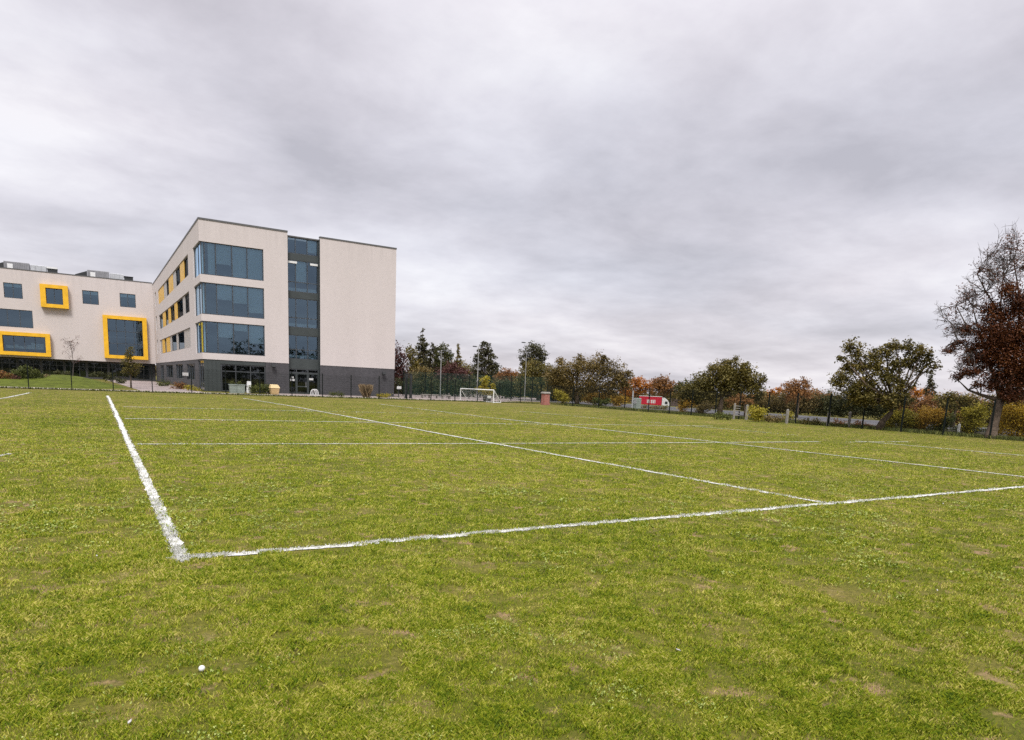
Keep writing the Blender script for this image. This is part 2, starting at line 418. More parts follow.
for a, b, hw, wear in LINES:
    dx, dy = b[0]-a[0], b[1]-a[1]; L = math.hypot(dx, dy); ux, uy = dx/L, dy/L; nxv, nyv = -uy, ux
    mid = math.hypot((a[0]+b[0])/2, (a[1]+b[1])/2)
    step = 0.05 if mid < 16 else (0.12 if mid < 30 else 0.25)
    n = max(4, int(L/step))
    s = np.linspace(0, L, n+1)
    rr = np.random.default_rng(int(abs(a[0]*131+a[1]*17+b[0]*7)*10) % 99991)
    def rag(): 
        k = rr.normal(0, 1, n+1); q = np.convolve(rr.normal(0, 1, n+1), np.ones(9)/9, 'same')*2.2
        return k*0.20+q*0.22
    l = hw*(1+rag()); r = hw*(1+rag())
    wob = np.convolve(rr.normal(0, 1, n+1), np.ones(min(25, n))/min(25, n), 'same')[:n+1]*0.085
    mb = MB()
    zz_ = [0.007+0.012*min(1, max(0, (math.hypot(a[0]+ux*q, a[1]+uy*q)-13)/8)) for q in s]
    keep = rr.random(n) > (max(0, wear-0.35)*0.9)
    kk = np.convolve(keep.astype(float), np.ones(3)/3, 'same') > 0.4 if wear > 0.4 else np.ones(n, bool)
    for i in range(n):
        if not kk[i]: continue
        P = []
        for i2, sg in ((i, -1), (i+1, -1), (i+1, 1), (i, 1)):
            w = (l[i2] if sg > 0 else -r[i2]) + wob[i2]
            P.append((a[0]+ux*s[i2]+nxv*w, a[1]+uy*s[i2]+nyv*w, zz_[i2]))
        mb.quad(*P)
    o = mb.build('pitch_line', M['line']); tag(o, kind='structure')
    at2 = o.data.attributes.new('tint', 'FLOAT', 'FACE'); at2.data.foreach_set('value', [wear]*len(mb.f))

# ------------------------------------------------------------------ grass blades
def vnoise(X, Y, sc_, seed):
    r = np.random.default_rng(seed); T = r.random((256, 256))
    x = X*sc_; y = Y*sc_; i = np.floor(x).astype(int); j = np.floor(y).astype(int); u = x-i; v = y-j
    u = u*u*(3-2*u); v = v*v*(3-2*v)
    g_ = lambda a, b: T[a % 256, b % 256]
    return (g_(i, j)*(1-u)+g_(i+1, j)*u)*(1-v)+(g_(i, j+1)*(1-u)+g_(i+1, j+1)*u)*v

def blades(n, r0, r1, name):
    R = np.exp(rng.uniform(math.log(r0), math.log(r1), n))
    A = YAW + rng.uniform(-1.3, 1.3, n)
    X = R*np.sin(A); Y = R*np.cos(A)
    tuft = 0.55*vnoise(X, Y, 4.5, 1)+0.45*vnoise(X, Y, 11.0, 2)
    patch = 0.35*vnoise(X, Y, 1.1, 3)+0.65*vnoise(X, Y, 4.2, 4)
    soil = 0.5*vnoise(X, Y, 2.1, 11)+0.5*vnoise(X, Y, 6.3, 12)          # small worn spots
    for wpx, wpy, wr in ((1018, 727, .30), (990, 712, .16), (930, 593, .22), (985, 552, .35), (240, 668, .14), (395, 655, .16), (735, 738, .2), (870, 632, .14), (445, 590, .25)):
        gx, gy = gnd(wpx, wpy); soil = np.maximum(soil, (.95-.34*np.hypot(X-gx, (Y-gy)*1.3)/wr)*(.82+.36*vnoise(X, Y, 9.0, 13)))
    worn = np.clip((soil-0.705)*12, 0, 1)
    dens = np.clip(1.2-1.3*np.clip(patch-0.60, 0, 1)*3.5, 0.45, 1)*np.clip(2.2*(tuft-.12), 0.4, 1)*(1-0.93*worn)
    keep = (rng.random(n) < dens*np.clip((1.3-np.abs(A-YAW))/.25, 0, 1)) & (X < 41.5) & (Y < 60.3)
    X, Y, R, tuft = X[keep], Y[keep], R[keep], tuft[keep]; n = len(X)
    sc_ = np.clip(R/5.0, 0.75, 6.0)
    w = 0.0025*sc_*rng.uniform(0.7, 1.3, n)
    h = (0.007+0.025*np.clip(tuft*1.9-.5,0,1)+0.010*rng.random(n)**2)*np.clip(1.12-.014*R, .5, 1)
    online = np.zeros(n, bool)
    for a, b, hw, wear in LINES:
        edge = hw*(1.05+0.3*(vnoise(X, Y, 9.0, 31)-.5))+0.0013*np.maximum(R-8, 0)
        online |= (seg_dist(X, Y, a, b) < edge) & (rng.random(n) > .06+wear*0.55)
    h = np.where(online, np.clip(h*1.2, 0.024, 0.034), h)
    lean = rng.uniform(0.2, 1.1, n)*h; la = rng.uniform(0, 2*math.pi, n)
    wa = rng.uniform(0, math.pi, n)
    # a curved blade: two triangles' worth in one quad strip (base pair, mid, tip)
    bx, by = np.cos(wa)*w, np.sin(wa)*w
    P = np.zeros((n, 4, 3), np.float32)
    P[:, 0] = np.stack([X-bx, Y-by, np.full(n, -0.002)], 1)
    P[:, 1] = np.stack([X+bx, Y+by, np.full(n, -0.002)], 1)
    mx_, my_ = X+np.cos(la)*lean*0.4, Y+np.sin(la)*lean*0.4
    P[:, 2] = np.stack([mx_+bx*0.7, my_+by*0.7, h*0.72], 1)
    P[:, 3] = np.stack([X+np.cos(la)*lean, Y+np.sin(la)*lean, h], 1)
    tint = rng.random(n)
    o = fastmesh(name, P[~online].reshape(-1, 3), None, M['blade'], tint[~online]); tag(o, kind='stuff')
    return P[online], R[online]
W_ = blades(3100000, 2.0, 58, 'grass')
# clover: little flat leaflets in loose colonies
def clover(n):
    R = np.exp(rng.uniform(math.log(2.6), math.log(22), n)); A = YAW+rng.uniform(-.9, .9, n); X = R*np.sin(A); Y = R*np.cos(A)
    col = 0.5*vnoise(X, Y, 0.55, 21)+0.5*vnoise(X, Y, 2.6, 22); k = rng.random(n) < np.clip((col-.62)*5, 0, .8)
    X, Y, R = X[k], Y[k], R[k]; n = len(X); P = []; tt = []
    for j in range(3):
        a = rng.uniform(0, 6.28, n)+2.09*j; r0 = .0065*np.clip(R/5, .8, 2.2); z = .018+.018*rng.random(n)
        cx_, cy_ = X+np.cos(a)*r0, Y+np.sin(a)*r0; ux, uy = np.cos(a)*r0, np.sin(a)*r0; tl = rng.normal(0, .004, n)
        P.append(np.stack([np.stack([cx_-ux, cy_-uy, z], 1), np.stack([cx_+uy*.9, cy_-ux*.9, z+tl], 1), np.stack([cx_+ux, cy_+uy, z+.003], 1), np.stack([cx_-uy*.9, cy_+ux*.9, z-tl], 1)], 1)); tt.append(rng.random(n))
    tag(fastmesh('clover', np.concatenate(P).reshape(-1, 3), None, leafmat('clover_leaflets', [(.13, .19, .03), (.26, .32, .06), (.44, .48, .16)]), np.concatenate(tt)), kind='stuff')
clover(60000)
# blades coated in line paint
o = fastmesh('pitch_line', W_[0].reshape(-1, 3), None, M['line'], rng.random(len(W_[0]))*0.4); tag(o, kind='structure')

# ------------------------------------------------------------------ building
YB, XB, YW = 70.5, 8.69, 128.5
bld = thing('school_building', 'large four storey pale brick school with dark brick ground floor and yellow boxed windows', 'building', (XB, YB, 0))
Tf = lambda a, z, d: (a, YB+d, z)
Tl = lambda a, z, d: (XB+d, a, z)
Tw = lambda a, z, d: (a, YW+d, z)
def tbox(mb, T, a0, a1, z0, z1, d0, d1, mi=0):
    mb.hexa([T(a0, z0, d0), T(a1, z0, d0), T(a1, z0, d1), T(a0, z0, d1), T(a0, z1, d0), T(a1, z1, d0), T(a1, z1, d1), T(a0, z1, d1)], mi)
def tquad(mb, T, a0, a1, z0, z1, d, mi=0):
    mb.quad(T(a0, z0, d), T(a1, z0, d), T(a1, z1, d), T(a0, z1, d), mi)
def wall(mb, T, a0, a1, z0, z1, openings, depth=0.3, d0=0.0):
    As = sorted({a0, a1, *[q for o in openings for q in o[:2] if a0 < q < a1]})
    Zs = sorted({z0, z1, *[q for o in openings for q in o[2:] if z0 < q < z1]})
    def is_open(i, j):
        if not (0 <= i < len(As)-1 and 0 <= j < len(Zs)-1): return None
        a = (As[i]+As[i+1])/2; z = (Zs[j]+Zs[j+1])/2
        return any(o[0] < a < o[1] and o[2] < z < o[3] for o in openings)
    for i in range(len(As)-1):
        for j in range(len(Zs)-1):
            if not is_open(i, j):
                tquad(mb, T, As[i], As[i+1], Zs[j], Zs[j+1], d0)
            else:
                A0, A1, Z0, Z1 = As[i], As[i+1], Zs[j], Zs[j+1]; e = d0+depth
                if is_open(i-1, j) is False: mb.quad(T(A0, Z0, d0), T(A0, Z0, e), T(A0, Z1, e), T(A0, Z1, d0))
                if is_open(i+1, j) is False: mb.quad(T(A1, Z0, d0), T(A1, Z0, e), T(A1, Z1, e), T(A1, Z1, d0))
                if is_open(i, j-1) is False: mb.quad(T(A0, Z0, d0), T(A1, Z0, d0), T(A1, Z0, e), T(A0, Z0, e))
                if is_open(i, j+1) is False: mb.quad(T(A0, Z1, d0), T(A1, Z1, d0), T(A1, Z1, e), T(A0, Z1, e))
BL = 2.98
lev = [(10.64, 13.54), (7.09, 9.95), (3.56, 6.47)]
rows = [(11.54, 13.6), (7.9, 9.95), (4.3, 6.32)]
SY0, SY1 = 79.4, 118.3
SX0, SX1 = 16.58, 19.72
CW = (XB-0.5, 14.32)          # corner window, front side
CL = (YB-0.5, 75.2)          # corner window, left side
# upper walls
mb = MB()
wall(mb, Tf, XB, SX0, BL, 15.42, [(CW[0], CW[1], z0, z1) for z0, z1 in lev])
wall(mb, Tf, SX1, 27.76, BL, 15.42, [])
lop = [(CL[0], CL[1], z0, z1) for z0, z1 in lev] + [(SY0, SY1, z0, z1) for z0, z1 in rows] + [(122.6, 124.6, z0+.1, z1+.25) for z0, z1 in rows]
wall(mb, Tl, YB, YW, BL, 15.42, lop)
mb.quad((27.76, YB, BL), (27.76, 128.5, BL), (27.76, 128.5, 15.42), (27.76, YB, 15.42))
mb.quad((XB+.02, YB+.02, BL), (SX0, YB+.02, BL), (SX0, YB+.5, BL), (XB+.02, YB+.5, BL))
mb.build('wall', M['pale_brick'], bld)
# ground-floor brick
mb = MB()
wall(mb, Tf, XB+.03, SX0, -0.2, BL, [(XB-.5, 14.36, -0.3, BL+.5)], 0.3, 0.03)
wall(mb, Tf, SX1, 27.73, -0.2, BL, [], 0.3, 0.03)
wall(mb, Tl, YB+.03, YW, -0.2, BL, [(YB-.5, 74.0, -.3, BL+.5), (77, 84, 0.9, 2.6), (88, 96, 0.9, 2.6), (100, 110, 0.9, 2.6), (114, 120, 0, 2.6)], 0.25, 0.03)
mb.quad((27.73, YB+.03, -.2), (27.73, 128.5, -.2), (27.73, 128.5, BL), (27.73, YB+.03, BL))
mb.build('plinth', M['dark_brick'], bld)
# roof, floors and inner partitions
mb = MB()
mb.box(XB+.1, YB+.1, 15.1, SX0-.02, YW+18, 15.3); mb.box(SX0, YB+1.1, 15.0, SX1, YW+18, 15.18); mb.box(SX1+.02, YB+.1, 15.1, 27.7, YW+18, 15.3)
mb.box(-60, YW+.1, 15.3, XB+.08, YW+18, 15.5)
rf = mb.build('roof', M['roofing'], bld)
mb = MB()
mb.box(XB-.04, YB-.04, 15.42, SX0+.02, YB+.34, 15.58); mb.box(SX1-.02, YB-.04, 15.36, 27.80, YB+.34, 15.50)
mb.box(XB-.04, YB+.343, 15.42, XB+.34, YW-.05, 15.58); mb.box(27.42, YB+.343, 15.36, 27.80, YW+18, 15.50)
mb.box(-60, YW-.04, 15.68, XB-.05, YW+.34, 15.82); mb.box(SX0+.023, YB+.45, 15.15, SX1-.023, YB+.8, 15.27)
mb.build('coping', M['coping'], bld)
mb = MB()
for z in (3.05, 6.75, 10.28, 13.85):
    mb.box(XB+.35, YB+.35, z-.22, SX0-.3, YW-1, z); mb.box(SX0+.1, YB+1.6, z-.22, SX1-.1, YB+9, z)
mb.build('floor_slab', M['interior'], bld)
mb = MB()
for z0, z1 in ((0, 2.8), (3.06, 6.5), (6.76, 10.0), (10.3, 13.6)):
    mb.box(XB+.4, YB+7, z0, SX0-.4, YB+7.15, z1); mb.box(XB+6, YB+7.3, z0, XB+6.15, YW-2, z1); mb.box(SX0-.25, YB+.4, z0, SX0-.1, YB+8, z1)
    mb.box(SX0, YB+8, z0, SX1, YB+8.15, z1)
mb.box(SX1+.0, YB+1.2, 0, SX1+.12, YB+9, 15.0)
mb.build('partition', M['interior'], bld)

def frame_mesh(T, a0, a1, z0, z1, mulls, trans, d, fw=0.07, dep=0.09):
    mb = MB()
    tbox(mb, T, a0, a1, z0, z0+fw, d, d+dep); tbox(mb, T, a0, a1, z1-fw, z1, d, d+dep)
    for a in [a0+fw/2, a1-fw/2]: tbox(mb, T, a-fw/2, a+fw/2, z0+fw, z1-fw, d, d+dep)
    for a in mulls: tbox(mb, T, a-fw/2, a+fw/2, z0+fw, z1-fw, d+.004, d+dep-.004)
    for z in trans: tbox(mb, T, a0+fw, a1-fw, z-fw/2, z+fw/2, d+.008, d+dep-.008)
    return mb
def window(T, a0, a1, z0, z1, mulls=(), trans=(), d=0.12, glass='glass', blinds=(), name='window', fw=0.07, back=None):
    g_ = MB(); tquad(g_, T, a0+.01, a1-.01, z0+.01, z1-.01, d+.045)
    w = g_.build(name, M[glass], bld)
    frame_mesh(T, a0, a1, z0, z1, mulls, trans, d, fw).build('frame', M['frame'], w)
    if blinds:
        for x0, x1, zz in blinds: b_ = MB(); tbox(b_, T, x0+.05, x1-.05, zz, z1-.04, d+.2, d+.21); b_.build('blind', M['blind'], w)
    if back is not None:
        b_ = MB(); tquad(b_, T, a0-.2, a1+.2, z0-.2, z1+.2, d+back); b_.build('room_back', M['interior'], w)
    return w

# corner windows: glass turns the corner
xm = [on_y(px, 265, YB)[0] for px in (204.8, 216, 232.2, 247.4)]
blind_sets = [
    [(xm[1], xm[2], 11.75), (xm[2], xm[3], 10.75), (xm[3], 14.3, 10.7), (9.4, xm[1], 10.7)],
    [(xm[1], xm[2], 8.55), (xm[2], xm[3], 8.35), (xm[3], 14.3, 7.6)],
    [(xm[1], xm[2], 5.1), (xm[2], xm[3], 5.8), (xm[3], 14.3, 4.7)]]
for (z0, z1), bs in zip(lev, blind_sets):
    g_ = MB(); tquad(g_, Tf, XB+.17, CW[1]-.01, z0+.01, z1-.01, .165); tquad(g_, Tl, YB+.17, CL[1]-.01, z0+.01, z1-.01, .165)
    w = g_.build('corner_window', M['glass'], bld)
    mb = frame_mesh(Tf, XB+.12, CW[1], z0, z1, xm, [], .12)
    m2 = frame_mesh(Tl, YB+.21, CL[1], z0, z1, [72.5], [], .12)
    n0 = len(mb.v); mb.v += m2.v; mb.f += [tuple(n0+i for i in f) for f in m2.f]; mb.m += m2.m
    mb.build('frame', M['frame'], w)
    for x0, x1, zz in bs: b_ = MB(); tbox(b_, Tf, x0+.05, x1-.05, zz, z1-.05, .34, .35); b_.build('blind', M['blind'], w)
    b_ = MB(); tbox(b_, Tl, YB+.9, YB+2.0, z0+.1, z1-.1, .40, .42)
    b_.build('blind', M['blind'], w)

# ribbon windows along the left face, each strip of panels in its own frame
def py_of(px, py=300): return on_x(px, py, XB)[0]
segs = [
    [(187.2, 183.5, 'd'), (183.5, 179.4, 'y'), (179.4, 174.9, 'd'), (174.9, 172.0, 'p'), (172.0, 167.8, 'y'), (167.8, 165.2, 'd'), (165.2, 162.4, 'p'), (162.4, 158.5, 'y')],
    [(189.5, 184.4, 'd'), (184.4, 182.1, 'p'), (182.1, 176.6, 'd'), (176.6, 173.9, 'y'), (173.9, 169.8, 'd'), (169.8, 167.6, 'y'), (167.6, 164.6, 'd'), (164.6, 162.0, 'y'), (162.0, 159.9, 'd')],
    [(191.7, 187.8, 'p'), (187.8, 183.5, 'p'), (183.5, 177.6, 'd'), (177.6, 175.8, 'p'), (175.8, 171.2, 'd'), (171.2, 169.4, 'p'), (169.4, 166.0, 'y'), (166.0, 164.3, 'd'), (164.3, 161.9, 'y'), (161.9, 160.4, 'p')]]
for (z0, z1), sg in zip(rows, segs):
    pys = {11.54: 275, 7.9: 310, 4.3: 345}[z0]
    ed = [min(SY1, max(SY0, py_of(a, pys))) for a, b, k in sg] + [SY1]; ed[0] = SY0
    mids = ed[1:-1]
    w = window(Tl, SY0, SY1, z0, z1, mids, (), .14, 'glass_matt', (), 'ribbon_window', 0.09)
    for (a, b), (_, _, k) in zip(zip(ed, ed[1:]), sg):
        y_ = MB()
        if k == 'y': tbox(y_, Tl, a+.06, b-.06, z0+.06, z1-.06, .06, .13); y_.build('yellow_panel', M['yellow_fin'], w)
        if k == 'p': tbox(y_, Tl, a+.06, b-.06, z0+.06, z1-.06, .10, .15); y_.build('pale_panel', M['pale_fin'], w)
for z0, z1 in rows: window(Tl, 122.6, 124.6, z0+.1, z1+.25, (), (), .12, 'glass_dark', (), 'window', 0.07, 2.0)

# stair tower: glazing set back between the two brick blocks
Ts = lambda a, z, d: (a, YB+0.5+d, z)
z_ = lambda py: on_y(303, py, YB+0.5)[1]
sm = [on_y(295.9, 300, YB+.5)[0], on_y(307.6, 300, YB+.5)[0]]
sp = [(z_(261), z_(254.8)), (z_(298.8), z_(292.6)), (z_(335.5), z_(328)), (z_(369), z_(359.5))]
jm = MB()
jm.box(SX0-.002, YB+.03, 0, SX0+.03, YB+.75, 15.2); jm.box(SX1-.03, YB+.03, 0, SX1+.002, YB+.75, 15.2)
for a, b in sp: tbox(jm, Ts, SX0+.03, SX1-.03, a, b, .03, .2)
jm.build('spandrel', M['panel'], bld)
tops = [15.15] + [a for a, b in sp]; bots = [b for a, b in sp]
for i in range(4):
    z1 = tops[i]; z0 = bots[i]
    bl = [[(sm[1], SX1, z0+.3)], [(sm[0], sm[1], z0+.9)], [], []][i]
    w = window(Ts, SX0+.03, SX1-.03, z0, z1, sm, ([z0+.95] if i else []), .05, 'glass', bl, 'stair_window', 0.07)
    if 0 < i < 4:
        b_ = MB(); tbox(b_, Ts, SX0+.1, SX1-.1, z0+.12, z0+.42, .5, .56); b_.build('landing_edge', M['blind'], w)
    if i == 1:
        for x0, x1 in ((SX0+.1, SX0+1.0), (SX1-.85, SX1-.1)): b_ = MB(); tbox(b_, Ts, x0, x1, z1-.34, z1-.14, -.06, .03); b_.build('open_vent', M['white'], w)
# entrance below the stair tower
zt = sp[3][0]
w = window(Ts, SX0+.03, SX1-.03, zt-.42, zt, sm, (), .05, 'glass_dark', (), 'transom_window', 0.09)
for k, (a0, a1) in enumerate(((SX0+.03, sm[0]), (sm[0], sm[1]), (sm[1], SX1-.03))):
    g_ = MB(); tquad(g_, Ts, a0+.02, a1-.02, .02, zt-.43, .1)
    dr = g_.build('door', M['glass_dark'], bld)
    frame_mesh(Ts, a0, a1, 0.02, zt-.425, (), ([0.75] if k == 1 else []), .05, 0.11).build('frame', M['panel'], dr)
    if k == 1:
        h_ = MB(); h_.tube([Ts(a1-.22, .7, .0), Ts(a1-.22, 1.2, .0)], .018); h_.build('handle', M['zinc'], dr)
    if k == 0:
        n_ = MB(); tbox(n_, Ts, a0+.32, a0+.56, 1.55, 1.72, .085, .095); tbox(n_, Ts, a0+.22, a0+.66, 1.28, 1.48, .085, .095); n_.build('notice', M['white'], dr)
    if k == 2:
        n_ = MB(); tbox(n_, Ts, a0+.05, a0+.55, 1.42, 1.62, .085, .095); n_.build('notice', M['white'], dr)

# ground floor under the corner windows: cladding panel and glazing
pn = MB()
tbox(pn, Tf, XB+.10, 10.25, -.1, BL-.02, .06, .2)
tbox(pn, Tf, 10.25, 14.34, BL-.36, BL-.02, .05, .2)
for a in np.arange(XB+.4, 10.2, .38): tbox(pn, Tf, a, a+.04, 0, BL-.05, .03, .058)
pn.build('cladding_panel', M['panel'], bld)
window(Tf, 10.27, 14.34, 0.05, BL-.37, [11.6, 12.95], [1.95], .10, 'glass_dark',
       [(11.6, 12.95, 1.35), (12.95, 14.3, 1.7)], 'shopfront_window', 0.09, 4.0)
window(Tl, YB+.3, 74.0, 0.05, BL-.05, [72.2], [], .10, 'glass_dark', (), 'shopfront_window', 0.09)
for a0, a1 in ((77, 84), (88, 96), (100, 110)): window(Tl, a0, a1, .9, 2.6, [a0+(a1-a0)*q for q in (.25, .5, .75)], (), .12, 'glass_dark', (), 'window', 0.08, 2.5)
window(Tl, 114, 120, 0.0, 2.6, [116, 118], (), .12, 'glass_dark', (), 'window', 0.08, 2.5)
lg = MB(); lg.box(XB+.6, YB+.6, 2.2, XB+1.1, YB+0.5, 2.75); lg.build('orange_reflection_box', M['yellow'], bld)  # added yellow box imitating the orange reflection in the corner glass; no lamp here
# wall sign and wall floodlights
yS, zS = on_x(185, 373.6, XB)
s_ = MB(); tbox(s_, Tl, yS-3.0, yS+2.6, zS-.24, zS+.12, -.02, .029); s_.build('wall_sign', M['white'], bld)
for px, py in ((273, 365.5), (383, 373)):
    x, z = on_y(px, py, YB)
    l_ = MB(); l_.box(x-.07, YB-.22, z-.02, x+.07, YB+.03, z+.05); l_.hexa([(x-.17, YB-.42, z-.14), (x+.17, YB-.42, z-.14), (x+.17, YB-.2, z-.2), (x-.17, YB-.2, z-.2), (x-.17, YB-.36, z+.12), (x+.17, YB-.36, z+.12), (x+.17, YB-.16, z+.08), (x-.17, YB-.16, z+.08)])
    l_.build('wall_floodlight', M['black'], bld)

# left wing
def wxz(px, py): return on_y(px, py, YW)
def rect(p0, p1):
    a = wxz(*p0); b = wxz(*p1); return a[0], b[0], b[1], a[1]
smallw = [rect((3, 282.2), (23, 299)), rect((82, 290), (99, 305)), rect((119.5, 293), (136, 308)), rect((-6, 307.8), (33.5, 328.4))]
boxed = [rect((45.5, 288), (63.5, 305.3)), rect((2.5, 334.8), (46.5, 353.2)), rect((107, 318.6), (143.6, 356.6))]
ops = smallw+boxed
mb = MB(); wall(mb, Tw, -60, XB-.003, 2.84, 15.68, ops, .3)
mb.quad((-60, YW+18, 0), (-60, YW, 0), (-60, YW, 15.68), (-60, YW+18, 15.68))
mb.quad((-60, YW+.01, 2.84), (XB, YW+.01, 2.84), (XB, YW+2.5, 2.84), (-60, YW+2.5, 2.84))
mb.build('wing_wall', M['pale_brick'], bld)
mb = MB()
wall(mb, lambda a, z, d: (a, YW+1.2+d, z), -60, XB-.02, -.2, 2.835, [(-16+i*3.0, -16+i*3.0+2.8, .2, 2.6) for i in range(8)], .2)
mb.build('wing_plinth', M['dark_brick'], bld)
T2 = lambda a, z, d: (a, YW+1.2+d, z)
for i in range(8): window(T2, -16+i*3.0, -16+i*3.0+2.8, .2, 2.6, [-16+i*3.0+.95, -16+i*3.0+1.9], [1.9], .08, 'glass_dark', ([], [(-16+i*3.0, -16+i*3.0+.95, 1.3)], [(-16+i*3.0+1.9, -16+i*3.0+2.8, 1.7)])[i % 3], 'window', .07, 3.0)
mb = MB()
for z0, z1 in ((2.86, 3.0), (6.7, 6.9), (10.2, 10.4), (14.0, 14.2)): mb.box(-30, YW+.35, z0, XB-.2, YW+16, z1)
mb.box(-30, YW+7, 0, XB-.2, YW+7.15, 15.2)
mb.build('wing_floor', M['interior'], bld)
for (a0, a1, z0, z1) in smallw:
    W2 = a1-a0; window(Tw, a0, a1, z0, z1, ([a0+W2*.5] if W2 < 3 else [a0+W2*.33, a0+W2*.66]), (), .1, 'glass', ([(a0, a1, z1-.55)] if W2 < 3 else ()), 'window', .08)
for k, (a0, a1, z0, z1) in enumerate(boxed):
    n = 2 if k == 0 else 4
    w = window(Tw, a0, a1, z0, z1, [a0+(a1-a0)*q/n for q in range(1, n)], ([z0+(z1-z0)*.33, z0+(z1-z0)*.67] if k == 2 else []), -.1, 'glass', (), 'boxed_window', .07)
    s_ = MB(); t = 0.62 if k else .70; d0 = -.75
    o0, o1, q0, q1 = a0-t, a1+t, z0-.52, z1+.52
    # splayed yellow surround: deep flat front edge and reveals
    tbox(s_, Tw, o0, a0, q0, q1, d0, .02); tbox(s_, Tw, a1, o1, q0, q1, d0, .02)
    tbox(s_, Tw, a0+.001, a1-.001, q0, z0, d0+.001, .02); tbox(s_, Tw, a0+.001, a1-.001, z1, q1, d0+.001, .02)
    s_.build('yellow_surround', M['yellow'], w)
    if k == 1:
        b_ = MB()
        rr = random.Random(4)
        for i in range(9):
            x = a0+.3+(a1-a0-.6)*i/9; hh = rr.uniform(.3, 1.0); tbox(b_, Tw, x, x+.5, z0+.5, z0+.5+hh, .35, .4)
        b_.build('display', M['blind'], w)

# rooftop plant on the left wing
def plant(px0, px1, py, label, extra):
    x0 = wxz(px0, py)[0]*((YW+4)/YW); x1 = wxz(px1, py)[0]*((YW+4)/YW); L = x1-x0; y = YW+4; zb = 15.5
    t = thing('rooftop_ventilation_unit', label, 'ventilation unit', (x0, y, zb), 'ventilation units on the school roof')
    b_ = MB(); zt = 17.25
    b_.bevbox(x0+.05*L, y, zb+.3, x0+.50*L, y+2.2, zt, .05)
    for i in range(int(.42*L/.22)):
        b_.box(x0+.06*L+i*.22, y-.04, zb+.5, x0+.06*L+i*.22+.08, y-.002, zt-.15)
    b_.build('louvred_casing', M['louvre'], t)
    b_ = MB(); b_.bevbox(x0+.52*L, y+.1, zb+.3, x0+.80*L, y+2.0, zt-.15, .05)
    for q in (.60, .70): b_.box(x0+q*L, y+.05, zb+.3, x0+q*L+.05, y+.098, zt-.2)
    b_.build('duct_casing', M['zinc'], t)
    b_ = MB(); b_.bevbox(x0+.82*L, y+.1, zb+.3, x0+L, y+1.8, zt-.45, .05); b_.build('fan_box', M['black'], t)
    b_ = MB(); b_.box(x0+.82*L-.1, y, zt-.45, x0+L+.05, y+1.9, zt-.2 if extra else zt-.4); b_.build('cowl', M['white'] if extra else M['black'], t)
    b_ = MB(); b_.bevbox(x0+.11*L, y-.09, zt-1.15, x0+.11*L+.7, y-.045, zt-.35, .02); b_.build('access_panel', M['white'], t)
    b_ = MB(); b_.hexa([(x0-.20*L, y+.2, zb+.3), (x0+.045*L, y+.2, zb+.3), (x0+.045*L, y+1.8, zb+.3), (x0-.20*L, y+1.8, zb+.3), (x0-.20*L, y+.2, zb+.85), (x0+.045*L, y+.2, zt-.2), (x0+.045*L, y+1.8, zt-.2), (x0-.20*L, y+1.8, zb+.85)]); b_.build('intake_hood', M['black'], t)
    b_ = MB()
    for q in (0.0, .3, .6, .92): b_.box(x0+q*L, y+.3, zb, x0+q*L+.15, y+1.7, zb+.298)
    b_.build('support_frame', M['zinc'], t)
plant(1, 57, 268, 'grey rooftop ventilation unit with white cowl near the left picture edge', True)
plant(85, 133, 277, 'grey rooftop ventilation unit with black cowl close to the tall block', False)

# ------------------------------------------------------------------ fences
def mesh_panel(L, Hh, mat, name, parent, vs=0.06, hs=0.2, r=0.0035):
    mb = MB()
    for i in range(int(L/vs)+1): 
        x = min(L, i*vs); mb.box(x-r, -r, .04, x+r, r, Hh)
    for i in range(int((Hh-.05)/hs)+1):
        z = .06+i*hs; mb.box(0, r, z-r, L, 3*r, z+r)
    return mb
def fence_run(pts, Hh, label, name='mesh_fence', vs=.06, postw=.04, net=None, group=None):
    postw *= .8
    """pts: post positions in order"""
    t = thing(name, label, 'fence', (*pts[0], gz(*pts[0])), group)
    post = MB(); post.box(-postw, -postw, -.1, postw, postw, Hh+.06); post.box(-postw-.01, -postw-.01, Hh+.06, postw+.01, postw+.01, Hh+.08)
    pm = None; base = np.array([*pts[0], gz(*pts[0])])
    cache = {}
    for i, p in enumerate(pts):
        if pm is None:
            o = post.build('post', M['fence'], t, origin=(0, 0, 0)); pm = o
        else:
            o = pm.copy(); COL.objects.link(o); o.parent = t
        o.location = tuple(np.array([*p, gz(*p)])-base)
        if i < len(pts)-1:
            q = pts[i+1]; L = math.hypot(q[0]-p[0], q[1]-p[1]); key = round(L, 1)
            if key not in cache:
                k = mesh_panel(L, Hh, M['fence'], 'mesh_panel', t, vs).build('mesh_panel', M['fence'] if net is None else net, t, origin=(0, 0, 0)); cache[key] = k
            else:
                k = cache[key].copy(); COL.objects.link(k); k.parent = t
            k.location = tuple(np.array([*p, gz(*p)])-base); k.rotation_euler.z = math.atan2(q[1]-p[1], q[0]-p[0]); k.scale.x = L/ (key if key else 1)
    return t
